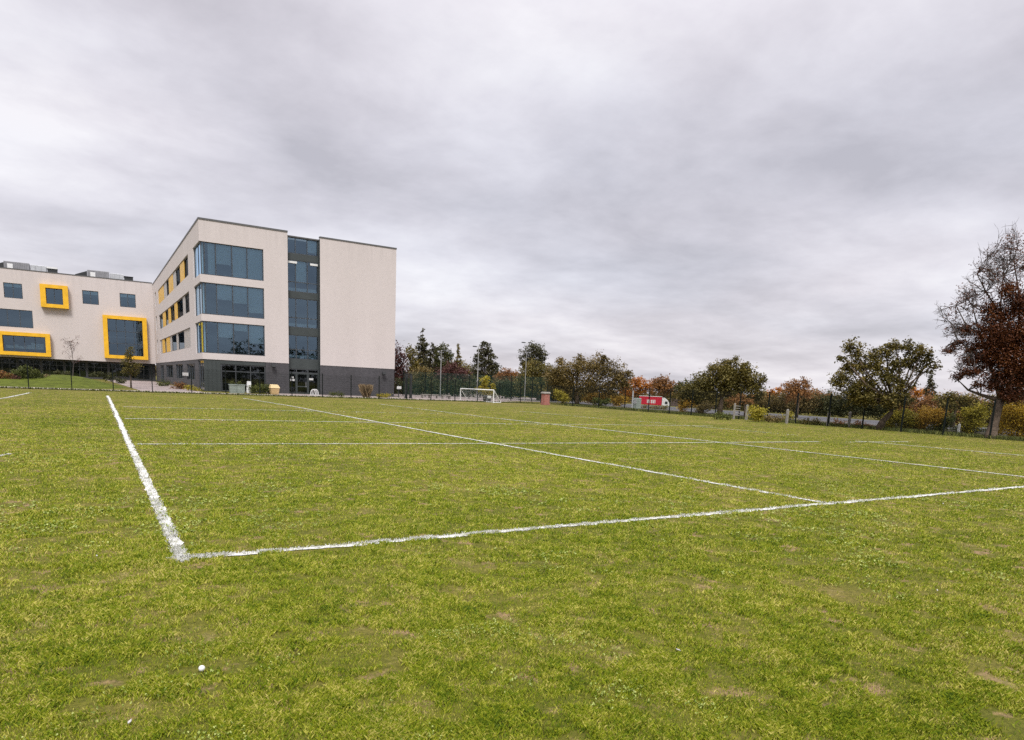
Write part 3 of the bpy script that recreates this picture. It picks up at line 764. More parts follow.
# back fence at y = 60.3
bx = [-29.5+2.68*i for i in range(11)] + [gnd(px, 0)[0] for px in ()]
def back_x(px): return on_y(px, 395, 60.4)[0]
bpx = [29.3, 72.3, 113.7, 152.6, 192, 226, 260, 292, 322.5, 351, 379, 406.7, 431, 455, 477.5, 499.5, 520.5, 541]
bxs = [back_x(p) for p in bpx]
bxs = [bxs[0]-2.7*i for i in range(7, 0, -1)] + bxs
fence_run([(x, 60.4) for x in bxs], 2.0, 'dark mesh fence along the far side of the field, in front of the school')
rpx = [546, 572, 598, 624, 648, 669, 691, 715, 739, 767.5, 796, 829, 863.7, 903, 945.7]
ry = [on_x(p, 415, 40.6)[0] for p in rpx]
step = ry[-2]-ry[-1]
ry = ry + [ry[-1]-step*i for i in range(1, 6)]
fence_run([(40.6, y) for y in ry], 2.0, 'dark mesh fence along the right side of the field, in front of the trees')
def rough(n, fx, fy, name, hmax):
    X = fx(n); Y = fy(n); a = rng.uniform(0, 6.28, n); h = hmax*rng.uniform(.35, 1, n); w = .02; ln = h*.5
    P = np.stack([np.stack([X-w*np.cos(a), Y-w*np.sin(a), 0*X], 1), np.stack([X+w*np.cos(a), Y+w*np.sin(a), 0*X], 1), np.stack([X+ln*.4*np.sin(a)+w*.6, Y+ln*.4*np.cos(a), h*.7], 1), np.stack([X+ln*np.sin(a), Y+ln*np.cos(a), h], 1)], 1)
    tag(fastmesh(name, P.reshape(-1, 3), None, LM['green'], rng.random(n)), kind='stuff')
ROUGH = [(14000, lambda n: rng.normal(41.6, .55, n), lambda n: rng.uniform(5, 58, n), 'rough_grass', .24), (9000, lambda n: rng.uniform(-20, 40, n), lambda n: rng.normal(60.5, .12, n), 'rough_grass', .16)]
# tall green court fence behind the goal
netm, nt, out = newmat('green_court_netting')
b = N(nt, 'ShaderNodeBsdfPrincipled'); b.inputs['Base Color'].default_value = (0.010, 0.05, 0.035, 1); b.inputs['Roughness'].default_value = .7
nt.links.new(b.outputs[0], out.inputs[0])
cpts = [at(px, 395, 82)[:2] for px in (403, 425, 447, 469, 490, 511, 532, 552)]
fence_run([tuple(c_) for c_ in cpts], 2.9, 'tall green mesh court fence behind the small goal', 'court_fence', .035, .05, netm)

# ------------------------------------------------------------------ foliage
def leaves(clumps, leaf, cover, seed, spray=14, rag=0.35, droop=0.0):
    r = np.random.default_rng(seed)
    Vs = []; Ts_ = []; sprays = []
    leaf *= .8
    for (cx, cy, cz, rx, ry_, rz) in clumps:
        ct = r.random()
        A = math.pi*max(rx, 0.1)*max(rz, 0.1)
        n = int(cover*A/(leaf*leaf*0.19)); ns = max(3, n//spray)
        u = r.normal(0, 1, (ns, 3)); u /= np.linalg.norm(u, axis=1)[:, None]
        ph = r.uniform(0, 6.28, 6)
        bumpy = 1+rag*0.5*(np.sin(u[:, 0]*4.2+ph[0])*np.sin(u[:, 1]*3.7+ph[1])+np.sin(u[:, 2]*5.1+ph[2])*np.sin(u[:, 0]*6.3+ph[3]))
        rho = r.random(ns)**0.42*bumpy*(1+rag*0.35*r.random(ns)**4)
        C = np.array([cx, cy, cz])+u*rho[:, None]*np.array([rx, ry_, rz])
        sprays.append(C)
        sr = np.clip(0.20*(rx+rz)/2, 0.12, 0.5)
        D = r.normal(0, 1, (ns, spray, 3))*sr*np.array([1, 1, .75]); 
        P = (C[:, None, :]+D).reshape(-1, 3)
        m_ = len(P)
        st = np.repeat(r.random(ns), spray); tint = np.clip(0.28*ct+0.36*st+0.36*r.random(m_), 0, 1)
        nrm = r.normal(0, 1, (m_, 3)); nrm[:, 2] = np.abs(nrm[:, 2])+.35; nrm /= np.linalg.norm(nrm, axis=1)[:, None]
        t = np.cross(nrm, r.normal(0, 1, (m_, 3))); t /= np.linalg.norm(t, axis=1)[:, None]
        b_ = np.cross(nrm, t)
        L = leaf*r.uniform(.6, 1.3, m_)[:, None]
        fold = nrm*(L*0.12)
        q = np.stack([P-t*L*.55, P+b_*L*.33+fold, P+t*L*.55, P-b_*L*.33+fold], 1)
        Vs.append(q.reshape(-1, 3)); Ts_.append(tint)
    return np.concatenate(Vs), np.concatenate(Ts_), sprays

def px_clumps(cl, R, seed, deep=0.9):
    r = np.random.default_rng(seed); out = []
    for (px, py, a, b_) in cl:
        p0 = at(px, py, R); s = mpp(p0); w = a*s
        off = r.uniform(-1, 1)*deep*0.45*np.mean([c[2] for c in cl])*s
        p0 = at(px, py, R+off)
        out.append((p0[0], p0[1], p0[2], a*s, (a+b_)/2*s, b_*s))
    return out

def tree(name, label, cl, R, mat, foot=None, trunk_r=0.16, leaf=0.22, cover=2.4, seed=1, bark='bark', group=None, cat='tree', rag=0.35, via=(), limbs=True, twigs=2):
    cw = px_clumps(cl, R, seed)
    if foot is None:
        px = sum(c[0]*c[2] for c in cl)/sum(c[2] for c in cl); f = at(px, 400, R)
    else: f = at(foot[0], foot[1], R)
    base = np.array([f[0], f[1], gz(f[0], f[1])])
    t = thing(name, label, cat, base, group)
    Vv, tt, sp_ = leaves(cw, leaf, cover, seed, rag=rag)
    fastmesh('crown', Vv, None, mat, tt, parent=t, origin=base)
    tb = MB(); r = np.random.default_rng(seed+100)
    pts = [base+[0, 0, -.15]] + [at(v[0], v[1], R) for v in via]
    low = min(c[2]-c[5]*.3 for c in cw); cen = np.mean([[c[0], c[1]] for c in cw], axis=0)
    if not via: pts.append(np.array([base[0]*.8+cen[0]*.2, base[1]*.8+cen[1]*.2, max(base[2]+.5, low)]))
    radii = [trunk_r*(1.25 if i == 0 else 1-0.22*i) for i in range(len(pts))]
    tb.tube(pts, radii, 8)
    top = pts[-1]
    if limbs:
        for c, s_ in zip(cw, sp_):
            cpt = np.array(c[:3]); md = (top+cpt)/2+np.array([r.normal(0, .2), r.normal(0, .2), -.08*np.linalg.norm(cpt-top)])
            tb.tube([top, md, cpt], [radii[-1]*.5, trunk_r*.24, trunk_r*.13], 6)
            for k in r.choice(len(s_), min(len(s_), twigs*3), replace=False):
                e = s_[k]; tb.tube([cpt+(e-cpt)*.05, (cpt+e)/2+r.normal(0, .1, 3), e], [trunk_r*.13, trunk_r*.09, trunk_r*.05], 4, False)
    tb.build('trunk', M[bark], t, smooth=True)
    return t
def shrub(name, label, cl, R, mat, leaf=.16, cover=2.6, seed=1, group=None, cat='shrub', rag=.3):
    cw = px_clumps(cl, R, seed, .6)
    cx = np.mean([c[0] for c in cw]); cy_ = np.mean([c[1] for c in cw]); base = np.array([cx, cy_, gz(cx, cy_)])
    # let the foliage reach the soil
    cw = [(a, b_, max(z, base[2]+rz*.55), rx, ry_, max(rz, .12)) for a, b_, z, rx, ry_, rz in cw]
    lowest = min(c[2]-c[5] for c in cw)
    if lowest > base[2]+.1:
        a = min(cw, key=lambda c: c[2]-c[5]); hgt = (a[2]-base[2])/2
        cw.append((a[0], a[1], base[2]+hgt, a[3]*.9, a[4]*.9, hgt))
    Vv, tt, _ = leaves(cw, leaf, cover, seed, rag=rag)
    ok = np.repeat(Vv.reshape(-1, 4, 3)[:, :, 2].min(1) > base[2]-.05, 4)
    Vv = Vv[ok]; tt = tt[ok[::4]]
    return tag(fastmesh(name, Vv, None, mat, tt, origin=base), label, cat, group)

LM = {
 'olive': leafmat('olive_leaves', [(.034, .032, .010), (.085, .074, .016), (.165, .132, .030), (.27, .185, .05)]),
 'brown': leafmat('olive_brown_leaves', [(.045, .034, .012), (.095, .072, .022), (.165, .120, .036), (.25, .17, .06)]),
 'dark': leafmat('dark_green_leaves', [(.025, .030, .010), (.053, .057, .018), (.094, .090, .025)]),
 'conifer': leafmat('conifer_needles', [(.029, .031, .016), (.062, .060, .026), (.117, .101, .039)]),
 'maroon': leafmat('maroon_leaves', [(.036, .016, .014), (.078, .031, .026), (.138, .054, .038)]),
 'red': leafmat('dark_red_leaves', [(.026, .012, .006), (.062, .022, .010), (.135, .044, .015), (.23, .095, .024)]),
 'orange': leafmat('orange_leaves', [(.198, .063, .011), (.360, .135, .018), (.495, .225, .036)]),
 'rust': leafmat('rust_leaves', [(.102, .050, .019), (.216, .102, .031), (.336, .162, .054)]),
 'yellow': leafmat('yellow_green_leaves', [(.134, .120, .014), (.283, .247, .023), (.478, .373, .033)]),
 'golden': leafmat('golden_leaves', [(.187, .118, .019), (.406, .250, .031), (.624, .406, .047)]),
 'bright': leafmat('bright_golden_leaves', [(.253, .161, .017), (.506, .345, .029), (.713, .529, .057)]),
 'green': leafmat('mid_green_leaves', [(.042, .054, .012), (.090, .106, .022), (.156, .158, .034)]),
 'tan': leafmat('tan_grass', [(.15, .10, .055), (.25, .18, .10), (.36, .27, .16)]),
}
def cone(px, top, bot, hw, pw):
    r = np.random.default_rng(int(px*7)); out = []; n = 15
    for i in range(n):
        t = (i+.4)/n; y = top+t*(bot-top); w = hw*t**pw
        for s_ in ((-.5, .5) if w > 3 else (0,)): out.append((px+s_*w+r.uniform(-.18, .18)*w, y+r.uniform(-1, 1), max(.7, w*(.62 if s_ else 1)*r.uniform(.75, 1.2)), (bot-top)/n*.85))
    return out
for q_ in ROUGH: rough(*q_)
# far left group, beyond the court
tree('tree', 'dark purple tree rising right beside the tall school block', [(397, 366, 8, 22), (401, 379, 7, 16), (396, 384, 9, 14)], 98, LM['maroon'], trunk_r=.2, leaf=.34, seed=11)
tree('tree', 'yellowish olive tree left of the tallest pointed conifer', [(411, 356, 6, 9), (414, 368, 8, 11), (408, 380, 7, 13), (417, 384, 8, 10)], 112, LM['olive'], trunk_r=.2, leaf=.36, seed=12)
tree('conifer', 'tallest pointed conifer right of the school block', cone(422.5, 331.5, 386, 15, 0.8), 122, LM['conifer'], trunk_r=.22, leaf=.36, seed=13, cat='tree')
tree('conifer', 'shorter dark conifer just right of the tallest conifer', cone(433, 343, 386, 13, 0.65), 120, LM['conifer'], trunk_r=.22, leaf=.36, seed=14, cat='tree')
tree('tree', 'round topped dark tree behind the first floodlight pole', [(443, 350, 6.5, 7), (449, 356, 5, 5), (438, 358, 5, 6), (444, 366, 9, 10)], 118, LM['dark'], trunk_r=.22, leaf=.36, seed=15, rag=.5)
tree('tree', 'slender spiky golden green tree midway between the first two floodlight poles', cone(458, 345, 388, 12, 1.3), 116, LM['olive'], trunk_r=.2, leaf=.34, seed=16, rag=.5)
tree('conifer', 'broad dark conifer behind the second floodlight pole', cone(485, 340.5, 388, 19, 0.65), 116, LM['conifer'], trunk_r=.22, leaf=.36, seed=17, cat='tree', rag=.45)
tree('tree', 'dark maroon leaved tree behind the court, left of the goal', [(452, 372, 13, 9), (442, 378, 9, 8), (461, 378, 10, 9), (450, 384, 14, 8)], 96, LM['maroon'], trunk_r=.18, leaf=.3, seed=18)
tree('tree', 'tan green tree left of the maroon tree', [(424, 373, 9, 7), (417, 379, 7, 7), (431, 380, 8, 7)], 97, LM['brown'], trunk_r=.18, leaf=.3, seed=19)
tree('tree', 'orange brown tree right of the broad conifer', [(508, 374, 9, 6), (500, 379, 7, 6), (516, 378, 7, 6)], 104, LM['rust'], trunk_r=.18, leaf=.3, seed=20)
tree('tree', 'yellow green sapling standing behind the small goal', [(485, 381, 4.5, 5), (482, 388, 5, 5), (488, 390, 6, 5), (493, 387, 3, 3)], 80, LM['yellow'], foot=(485, 399), trunk_r=.07, leaf=.2, seed=21, cover=1.9)
tree('tree', 'tall dark tree top showing behind the golden brown tree', [(534, 350, 9, 8), (527, 358, 7, 7), (541, 355, 6, 7), (523, 363, 3, 4), (535, 363, 10, 10), (534, 378, 12, 14)], 112, LM['conifer'], trunk_r=.25, leaf=.34, seed=22, rag=.55)
tree('tree', 'golden brown rounded tree above the red brick pillar', [(531, 371, 10, 11), (544, 373, 11, 11), (523, 382, 8, 12), (538, 385, 12, 9), (553, 377, 8, 9)], 88, LM['olive'], trunk_r=.2, leaf=.28, seed=23)
tree('tree', 'dark green background tree between the tan green and the maroon tree', [(427, 374, 10, 9), (437, 372, 9, 8), (418, 378, 8, 8), (432, 383, 12, 9)], 130, LM['dark'], trunk_r=.2, leaf=.36, seed=111)
tree('tree', 'olive background tree showing above the maroon tree', [(452, 368, 9, 8), (464, 370, 8, 8), (473, 376, 8, 8), (458, 380, 12, 9)], 134, LM['olive'], trunk_r=.2, leaf=.36, seed=112)
tree('tree', 'dark background tree between the broad conifer and the orange brown tree', [(493, 374, 9, 9), (502, 382, 9, 8), (512, 384, 9, 8), (520, 384, 8, 9)], 136, LM['dark'], trunk_r=.2, leaf=.36, seed=113)
tree('tree', 'dark background tree hidden behind the shoulder of the broad spreading tree', [(553, 384, 9, 9), (545, 388, 9, 8), (565, 386, 9, 8)], 120, LM['dark'], trunk_r=.2, leaf=.36, seed=114)
shrub('hedge', 'long dark hedge behind the green court fence', [(400+8*i, 388+(i % 3), 8, 9) for i in range(20)], 94, LM['dark'], .3, 2.4, 24, cat='hedge')
shrub('hedge', 'shady underwood between the red brick pillar and the broad spreading tree', [(545+7*i, 395+(i % 2)*2, 6, 8) for i in range(6)], 92, LM['dark'], .26, 2.4, 25, cat='hedge')
# broad tree in the middle
tree('tree', 'broad spreading olive brown tree right of the red brick pillar',
     [(557, 384, 11, 13), (566, 372, 12, 10), (580, 368, 13, 10), (595, 367, 13, 10), (608, 371, 12, 11), (620, 378, 10, 10), (612, 386, 13, 9), (590, 384, 15, 10), (570, 386, 13, 11), (628, 374, 5, 4), (626, 384, 6, 6), (604, 358, 4.5, 5), (560, 362, 5, 5), (579, 359, 5, 4), (553, 374, 6, 7)],
     76, LM['brown'], foot=(577, 404), via=[(577, 392)], trunk_r=.26, leaf=.22, cover=2.3, seed=26, rag=.6, twigs=4)
shrub('shrub', 'yellow green shrub beside the red brick pillar', [(559, 395, 6, 6), (565, 399, 5, 5)], 72, LM['yellow'], .17, 2.2, 27)
shrub('shrub', 'yellow brown undergrowth below the broad spreading tree', [(590, 397, 9, 6), (604, 396, 9, 7), (598, 400, 10, 5)], 78, LM['golden'], .2, 1.9, 28)
shrub('shrub', 'dark green bush below the right half of the broad spreading tree', [(598, 402, 6, 4.5), (606, 402, 5, 4)], 74, LM['green'], .18, 2.2, 29)
shrub('shrub', 'orange yellow shrub left of the pale green cabinet', [(616, 400, 6, 5.5), (624, 400, 6, 5.5)], 76, LM['golden'], .18, 2.0, 30)
tree('tree', 'bright orange tree far behind the red lorry', [(625, 387, 9, 6), (637, 383, 10, 6), (647, 387, 8, 7), (633, 392, 14, 6)], 220, LM['orange'], trunk_r=.3, leaf=.7, seed=31)
tree('tree', 'dark russet round tree directly behind the lorry roof', [(657, 383, 7, 6), (665, 382, 8, 6), (660, 390, 10, 7), (672, 389, 8, 7)], 215, LM['rust'], trunk_r=.3, leaf=.7, seed=32)
tree('tree', 'low dark green tree right of the lorry cab in the distance', [(682, 387, 9, 6), (693, 386, 9, 6), (688, 393, 14, 6), (703, 390, 9, 7)], 205, LM['dark'], trunk_r=.3, leaf=.65, seed=33)
# big dark tree right of the lorry
tree('tree', 'big dense dark olive tree right of the red lorry',
     [(694, 390, 13, 10), (706, 380, 13, 10), (720, 371, 12, 9), (733, 370, 11, 9), (745, 377, 11, 10), (754, 386, 10, 10), (738, 387, 15, 11), (720, 386, 15, 11), (705, 394, 13, 8), (757, 394, 8, 8), (699, 400, 8, 6), (726, 362, 5, 4), (736, 360, 3, 4), (761, 381, 4, 5), (712, 369, 5, 4), (688, 393, 10, 8), (679, 397, 8, 6), (746, 368, 7, 5), (728, 378, 14, 10)],
     60, LM['olive'], foot=(719, 415), via=[(721, 404), (722, 396)], trunk_r=.24, leaf=.19, cover=2.7, seed=34, rag=.55, twigs=4)
shrub('shrub', 'golden orange bush left of the big dense olive tree', [(686, 402, 7, 5.5), (693, 402, 5, 6), (683, 405, 5, 4)], 64, LM['golden'], .15, 2.2, 35)
shrub('shrub', 'brown twiggy shrub at the foot of the big dense olive tree', [(706, 406, 6, 6), (701, 409, 6, 4)], 58, LM['brown'], .14, 1.9, 36)
shrub('shrub', 'bright yellow green bush between two pale posts', [(754, 412, 6, 5.5), (761, 413, 6, 6), (757, 416, 8, 4.5)], 50, LM['yellow'], .13, 2.4, 37)
tree('tree', 'small pinkish brown tree behind the yellow green bush', [(740, 399, 7, 5), (748, 401, 6, 4), (731, 401, 5, 4)], 57, LM['rust'], foot=(745, 416), trunk_r=.07, leaf=.14, cover=1.2, seed=38)
tree('tree', 'distant orange tree in the gap between two olive trees', [(770, 395, 8, 5), (779, 392, 7, 5), (764, 398, 7, 4)], 170, LM['orange'], trunk_r=.25, leaf=.5, seed=39)
tree('tree', 'medium reddish green tree left of the tall open crowned tree', [(788, 388, 7, 6), (797, 386, 8, 7), (805, 387, 6, 6), (793, 395, 10, 7), (806, 394, 8, 7), (803, 381, 4, 3)], 66, LM['rust'], foot=(796, 421), trunk_r=.13, leaf=.19, cover=1.9, seed=40, rag=.6)
tree('tree', 'low pinkish russet tree just left of the tall open crowned tree', [(815, 396, 10, 6), (827, 398, 9, 6), (821, 402, 12, 5)], 84, LM['rust'], trunk_r=.12, leaf=.24, seed=41)
shrub('hedge', 'dark hedge beyond the road under the reddish green tree', [(766+7.5*i, 408+.35*i, 6, 5) for i in range(11)], 84, LM['dark'], .24, 2.2, 42, cat='hedge')
shrub('shrub', 'tiny yellow green sapling bush in front of the road', [(788, 416, 3.6, 4), (792, 417, 3, 3)], 52, LM['yellow'], .12, 1.8, 43)
# hedgerow on the far side of the road: one hedge after another
def far_hedge(y0, y1, mk, hh, label, seed):
    r = np.random.default_rng(seed); cl = []
    for y in np.arange(y0, y1, 1.3):
        h = hh*r.uniform(.75, 1.25); cl.append((66+r.normal(0, .5), y, h*.5, 1.1, 1.1, h*.55))
    Vv, tt, _ = leaves(cl, .2, 2.4, seed, rag=.5); ok = np.repeat(Vv.reshape(-1, 4, 3)[:, :, 2].min(1) > -.3, 4)
    o = tag(fastmesh('hedge', Vv[ok], None, LM[mk], tt[ok[::4]], origin=(66, y0, 0)), label, 'hedge', 'hedges beyond the road')
far_hedge(3, 18, 'rust', 2.6, 'rust brown hedge beyond the road behind the dark red tree trunk', 141)
far_hedge(18.3, 29, 'olive', 3.0, 'olive hedge beyond the road behind the autumn shrubs', 142)
far_hedge(29.3, 37, 'rust', 2.5, 'russet hedge beyond the road behind the leaning trunk', 143)
far_hedge(37.3, 46, 'dark', 2.7, 'dark hedge beyond the road left of the leaning trunk', 144)
far_hedge(46.3, 54, 'brown', 2.3, 'brown hedge beyond the road right of the yellow green bush', 145)
far_hedge(54.3, 62.5, 'olive', 2.0, 'low olive hedge beyond the road behind the big dense olive tree', 146)
for cl_, mk_, lab_, sd_ in (([(771, 418.5, 6, 3), (778, 419.5, 5, 3.5)], 'brown', 'low brown scrub left of the tiny yellow green sapling bush', 151),
        ([(806, 422, 6, 3), (815, 422.5, 6, 4)], 'olive', 'low olive scrub between the sapling bush and the grey concrete post', 152),
        ([(838, 424.5, 5, 4), (858, 426.5, 6, 4), (866, 427, 5, 3)], 'rust', 'low russet scrub either side of the tilted pale post', 153),
        ([(727, 416, 5, 3), (718, 416, 6, 3)], 'green', 'low green scrub left of the post with cross rungs', 154)):
    shrub('shrub', lab_, cl_, 50, LM[mk_], .13, 2.2, sd_)
shrub('shrub', 'low green scrub in front of the lorry wheels', [(643, 409.5, 5, 2.2), (650, 409.5, 5, 2), (657, 410, 5, 2.2), (664, 410.5, 4, 2.5)], 70, LM['olive'], .15, 2.2, 147)
# tall open tree with leaning trunk
tree('tree', 'tall open crowned olive tree with a leaning trunk',
     [(850, 346, 8, 6), (843, 357, 5, 4), (858, 354, 7, 7), (861, 366, 11, 9), (842, 377, 9, 8), (837, 384, 6, 6), (852, 388, 10, 8), (869, 384, 13, 10), (886, 352, 9, 8), (896, 346, 9, 5), (909, 349, 9, 7), (922, 352, 8, 6), (929, 359, 6, 6), (912, 361, 11, 8), (896, 364, 11, 9), (888, 378, 12, 9), (903, 386, 11, 8), (880, 396, 15, 7), (857, 399, 11, 6), (904, 399, 11, 6), (931, 367, 6, 5), (921, 371, 5, 4), (876, 368, 11, 9), (866, 398, 14, 8), (893, 401, 16, 8), (873, 356, 8, 7), (848, 366, 7, 6)],
     47.5, LM['olive'], foot=(878, 430.5), via=[(883, 421), (891, 413), (893, 402)], trunk_r=.23, leaf=.165, cover=2.5, seed=44, rag=.6, twigs=4)
tree('tree', 'vivid orange tree seen behind the leaning olive tree', [(915, 392, 6, 5), (921, 394, 6, 5), (910, 398, 6, 5)], 110, LM['orange'], trunk_r=.2, leaf=.32, seed=45)
tree('conifer', 'narrow dark conifer behind the autumn hedge', cone(931, 373, 404, 8, 0.9), 78, LM['conifer'], trunk_r=.14, leaf=.22, seed=46, cat='tree')
tree('tree', 'spreading yellow olive tree behind the right hand hedge', [(944, 400, 10, 6), (957, 398, 12, 6), (970, 400, 9, 6), (950, 406, 12, 5), (966, 406, 10, 5)], 62, LM['olive'], foot=(952, 428), trunk_r=.14, leaf=.2, seed=47)
sh = [([(890, 420, 6, 6), (896, 417, 6, 6), (888, 425, 6, 4)], 'yellow', 'yellow olive shrub next to the leaning trunk', 48),
      ([(908, 416, 8, 8), (903, 423, 8, 6), (913, 423, 8, 6)], 'yellow', 'olive yellow rounded shrub behind the second last fence post', 49),
      ([(927, 414, 9, 7), (921, 421, 8, 7), (933, 421, 9, 7), (940, 415, 7, 7)], 'golden', 'golden rust shrub filling the middle of the right hand hedge', 50),
      ([(943, 424, 6, 6), (949, 419, 6, 6), (938, 428, 6, 4)], 'green', 'dark green brown shrub behind the last fence post', 51),
      ([(969, 414, 7, 8), (976, 420, 8, 9), (968, 425, 7, 7), (981, 411, 7, 8)], 'yellow', 'olive yellow shrub left of the dark red tree trunk', 52),
      ([(1008, 414, 9, 10), (1018, 416, 12, 12), (1004, 427, 9, 9), (1020, 430, 12, 9), (1033, 414, 14, 14), (1036, 430, 12, 10)], 'bright', 'bright golden yellow bush right of the dark red tree trunk', 53)]
for cl, mk, lab, sd in sh: shrub('shrub', lab, cl, 50.5 if sd != 53 else 48, LM[mk], .13, 2.5, sd, 'autumn shrubs along the right hand fence')
shrub('hedge', 'low dark hedge base along the foot of the autumn shrubs', [(884+6*i, 428.5+.32*i, 5, 3.5) for i in range(20)], 52, LM['dark'], .13, 2.3, 54, cat='hedge')

# dark red tree, half bare, at the right edge
def bare_red():
    R = 45.6
    f = gnd(990.5, 438.3); base = np.array([f[0], f[1], 0.0])
    t = thing('tree', 'half bare dark red tree with a thick trunk at the right edge', 'tree', base)
    cl = [(985, 330, 10, 10), (1000, 318, 11, 12), (1015, 306, 12, 13), (992, 346, 14, 12), (1010, 338, 16, 15), (975, 348, 9, 8), (985, 362, 11, 9), (1003, 360, 15, 12), (1020, 355, 16, 15), (1000, 376, 14, 10), (1018, 380, 14, 12), (960, 344, 6, 5), (952, 350, 5, 4), (968, 372, 7, 4), (956, 376, 5, 3), (1030, 330, 18, 20), (1045, 360, 16, 18), (1035, 300, 14, 16), (1008, 392, 9, 6), (947, 350, 3, 3), (978, 384, 6, 4), (970, 360, 9, 7), (965, 330, 6, 6), (990, 310, 9, 9), (1010, 290, 10, 9), (1022, 372, 14, 12), (992, 386, 10, 6), (1014, 397, 14, 7), (975, 372, 8, 5), (1000, 340, 14, 14)]
    cw = px_clumps(cl, R, 61)
    Vv, tt, sp_ = leaves(cw, .12, 2.9, 61, rag=.6)
    # a few last leaves on the bare top
    bare = [(955, 310, 10, 12), (965, 290, 10, 12), (978, 300, 12, 14), (985, 268, 12, 14), (1000, 250, 12, 14), (1012, 236, 10, 10), (1000, 280, 14, 14), (1020, 262, 16, 20), (970, 325, 10, 10), (952, 328, 8, 6), (965, 362, 9, 8), (1040, 250, 18, 24)]
    bare = [(a, b_+4, c_, d_) for a, b_, c_, d_ in bare]
    bw = px_clumps(bare, R, 62)
    V2, t2, sp2 = leaves(bw, .11, .32, 62, spray=5, rag=.6)
    fastmesh('crown', np.concatenate([Vv, V2]), None, LM['red'], np.concatenate([tt, t2]), parent=t, origin=base)
    tb = MB(); r = np.random.default_rng(63)
    P = lambda px, py, o=0: at(px, py, R+o)
    tr = [base+[0, 0, -.2], base+[0, 0, .12], P(993.5, 425), P(997, 412), P(1000, 400)]
    tb.tube(tr, [.46, .31, .235, .215, .21], 12)
    fork = tr[-1]
    mains = [[fork, P(990, 397.5, .2), P(980, 394.5, .4), P(968, 390, .5), P(958, 380, .3)], [fork, P(996, 380), P(988, 360, .3), P(980, 335, .5), P(972, 305, .4)],
             [fork, P(1003, 384, .3), P(1009, 352, .7), P(1000, 314, .9), P(1003, 276, .6)], [fork, P(1010, 384), P(1018, 350, .8), P(1020, 300, 1.0), P(1014, 262, .8)],
             [fork, P(1016, 392), P(1036, 370), P(1055, 330), P(1060, 280)], [P(988, 360, .3), P(972, 352), P(958, 340), P(950, 322)], [P(980, 335, .5), P(966, 325), P(956, 305)], [P(1000, 314, .9), P(986, 292, .5), P(977, 274, .3)]]
    for mn in mains:
        k = len(mn); r0 = .13 if mn[0] is fork else .05
        tb.tube(mn, [r0*(1-.2*i) if i < k-1 else .02 for i in range(k)], 7)
    nodes = [p for mn in mains for p in (mn[1:] if len(mn) > 3 else mn)]
    tb.build('trunk', M['bark'], t, smooth=True)
    tw = MB()
    def grow(p, d, L, rad, lvl):
        pts = [p]; dd = d
        for i in range(3):
            dd = dd+r.normal(0, .22, 3)+np.array([0, 0, .10]); dd /= np.linalg.norm(dd)
            pts.append(pts[-1]+dd*L/3)
        tw.tube(pts, [rad, rad*.85, rad*.65, rad*.45], 4, False)
        if lvl > 0:
            for k in range(5):
                q = pts[r.integers(1, 4)]; nd = dd+r.normal(0, .65, 3); nd /= np.linalg.norm(nd)
                grow(q, nd, L*.62, rad*.62, lvl-1)
    cwb = [np.array(c[:3]) for c in bw]
    for c, c0 in zip(cwb, bw):
        near = sorted(nodes, key=lambda q: np.linalg.norm(q-c))[:3]
        for q in near:
            for k in range(2):
                tgt = c+r.normal(0, .5, 3)*np.array([c0[3], c0[4], c0[5]])
                d = tgt-q; L = np.linalg.norm(d)
                if L < .2: continue
                grow(q, d/L, max(.7, L*.62), .022, 2)
    for s_ in sp_:
        for k in r.choice(len(s_), min(6, len(s_)), replace=False):
            e = s_[k]; q = min(nodes, key=lambda z: np.linalg.norm(z-e))
            if np.linalg.norm(q-e) < 2.2: tw.tube([q, (q+e)/2+r.normal(0, .12, 3), e], [.035, .025, .012], 4, False)
    tw.build('twigs', M['twig'], t)
bare_red()

# plants near the school
tree('tree', 'young yellow green tree in front of the large yellow boxed window', [(130, 350, 2.5, 4), (129.5, 357, 4, 5), (130, 364, 6.5, 5), (132, 371, 8, 5), (138, 367, 3, 3), (125, 371, 4, 3.5)], 74, LM['olive'], foot=(131, 386), trunk_r=.07, leaf=.17, cover=1.8, seed=71)
def sapling():
    f = at(73, 380, 75.5); zb = mz(f[0], f[1]); base = np.array([f[0], f[1], zb])
    t = thing('sapling', 'thin leafless sapling standing on the grass mound', 'tree', base)
    tb = MB(); r = np.random.default_rng(5)
    p = [base+[0, 0, -.1], at(73.5, 365, 75.5), at(72, 352, 75.5), at(70, 342, 75.5)]
    tb.tube(p, [.035, .026, .018, .01], 6)
    ends = []
    for k in range(15):
        q = p[1]+(p[3]-p[1])*r.random(); d = np.array([r.normal(0, 1), r.normal(0, 1), .9+r.random()]); d /= np.linalg.norm(d)
        e = q+d*r.uniform(.4, 1.1); tb.tube([q, (q+e)/2, e], [.011, .009, .006], 4, False); ends.append(e)
    for e_ in ((79, 360), (80, 358), (78, 362)):
        e = at(*e_, 75.5); tb.tube([p[1], (p[1]+e)/2+[0, 0, .1], e], [.022, .016, .01], 4, False); ends.append(e)
    tb.build('trunk', M['twig'], t)
    cl = [(e[0], e[1], e[2], .14, .14, .14) for e in ends]
    Vv, tt, _ = leaves(cl, .1, .5, 6, spray=3); fastmesh('crown', Vv, None, LM['maroon'], tt, parent=t, origin=base)
sapling()
shrub('shrub', 'wide dark green shrub at the left end of the grass mound', [(21, 374, 8, 5), (30, 373, 8, 5), (37, 375, 5, 4), (26, 370, 7, 4)], 70.8, LM['green'], .18, 2.4, 72)
shrub('shrub', 'orange heather coloured shrub at the left picture edge', [(5, 376, 6, 4), (11, 378, 4, 3), (-3, 377, 6, 5)], 70.5, LM['rust'], .15, 2.3, 73)
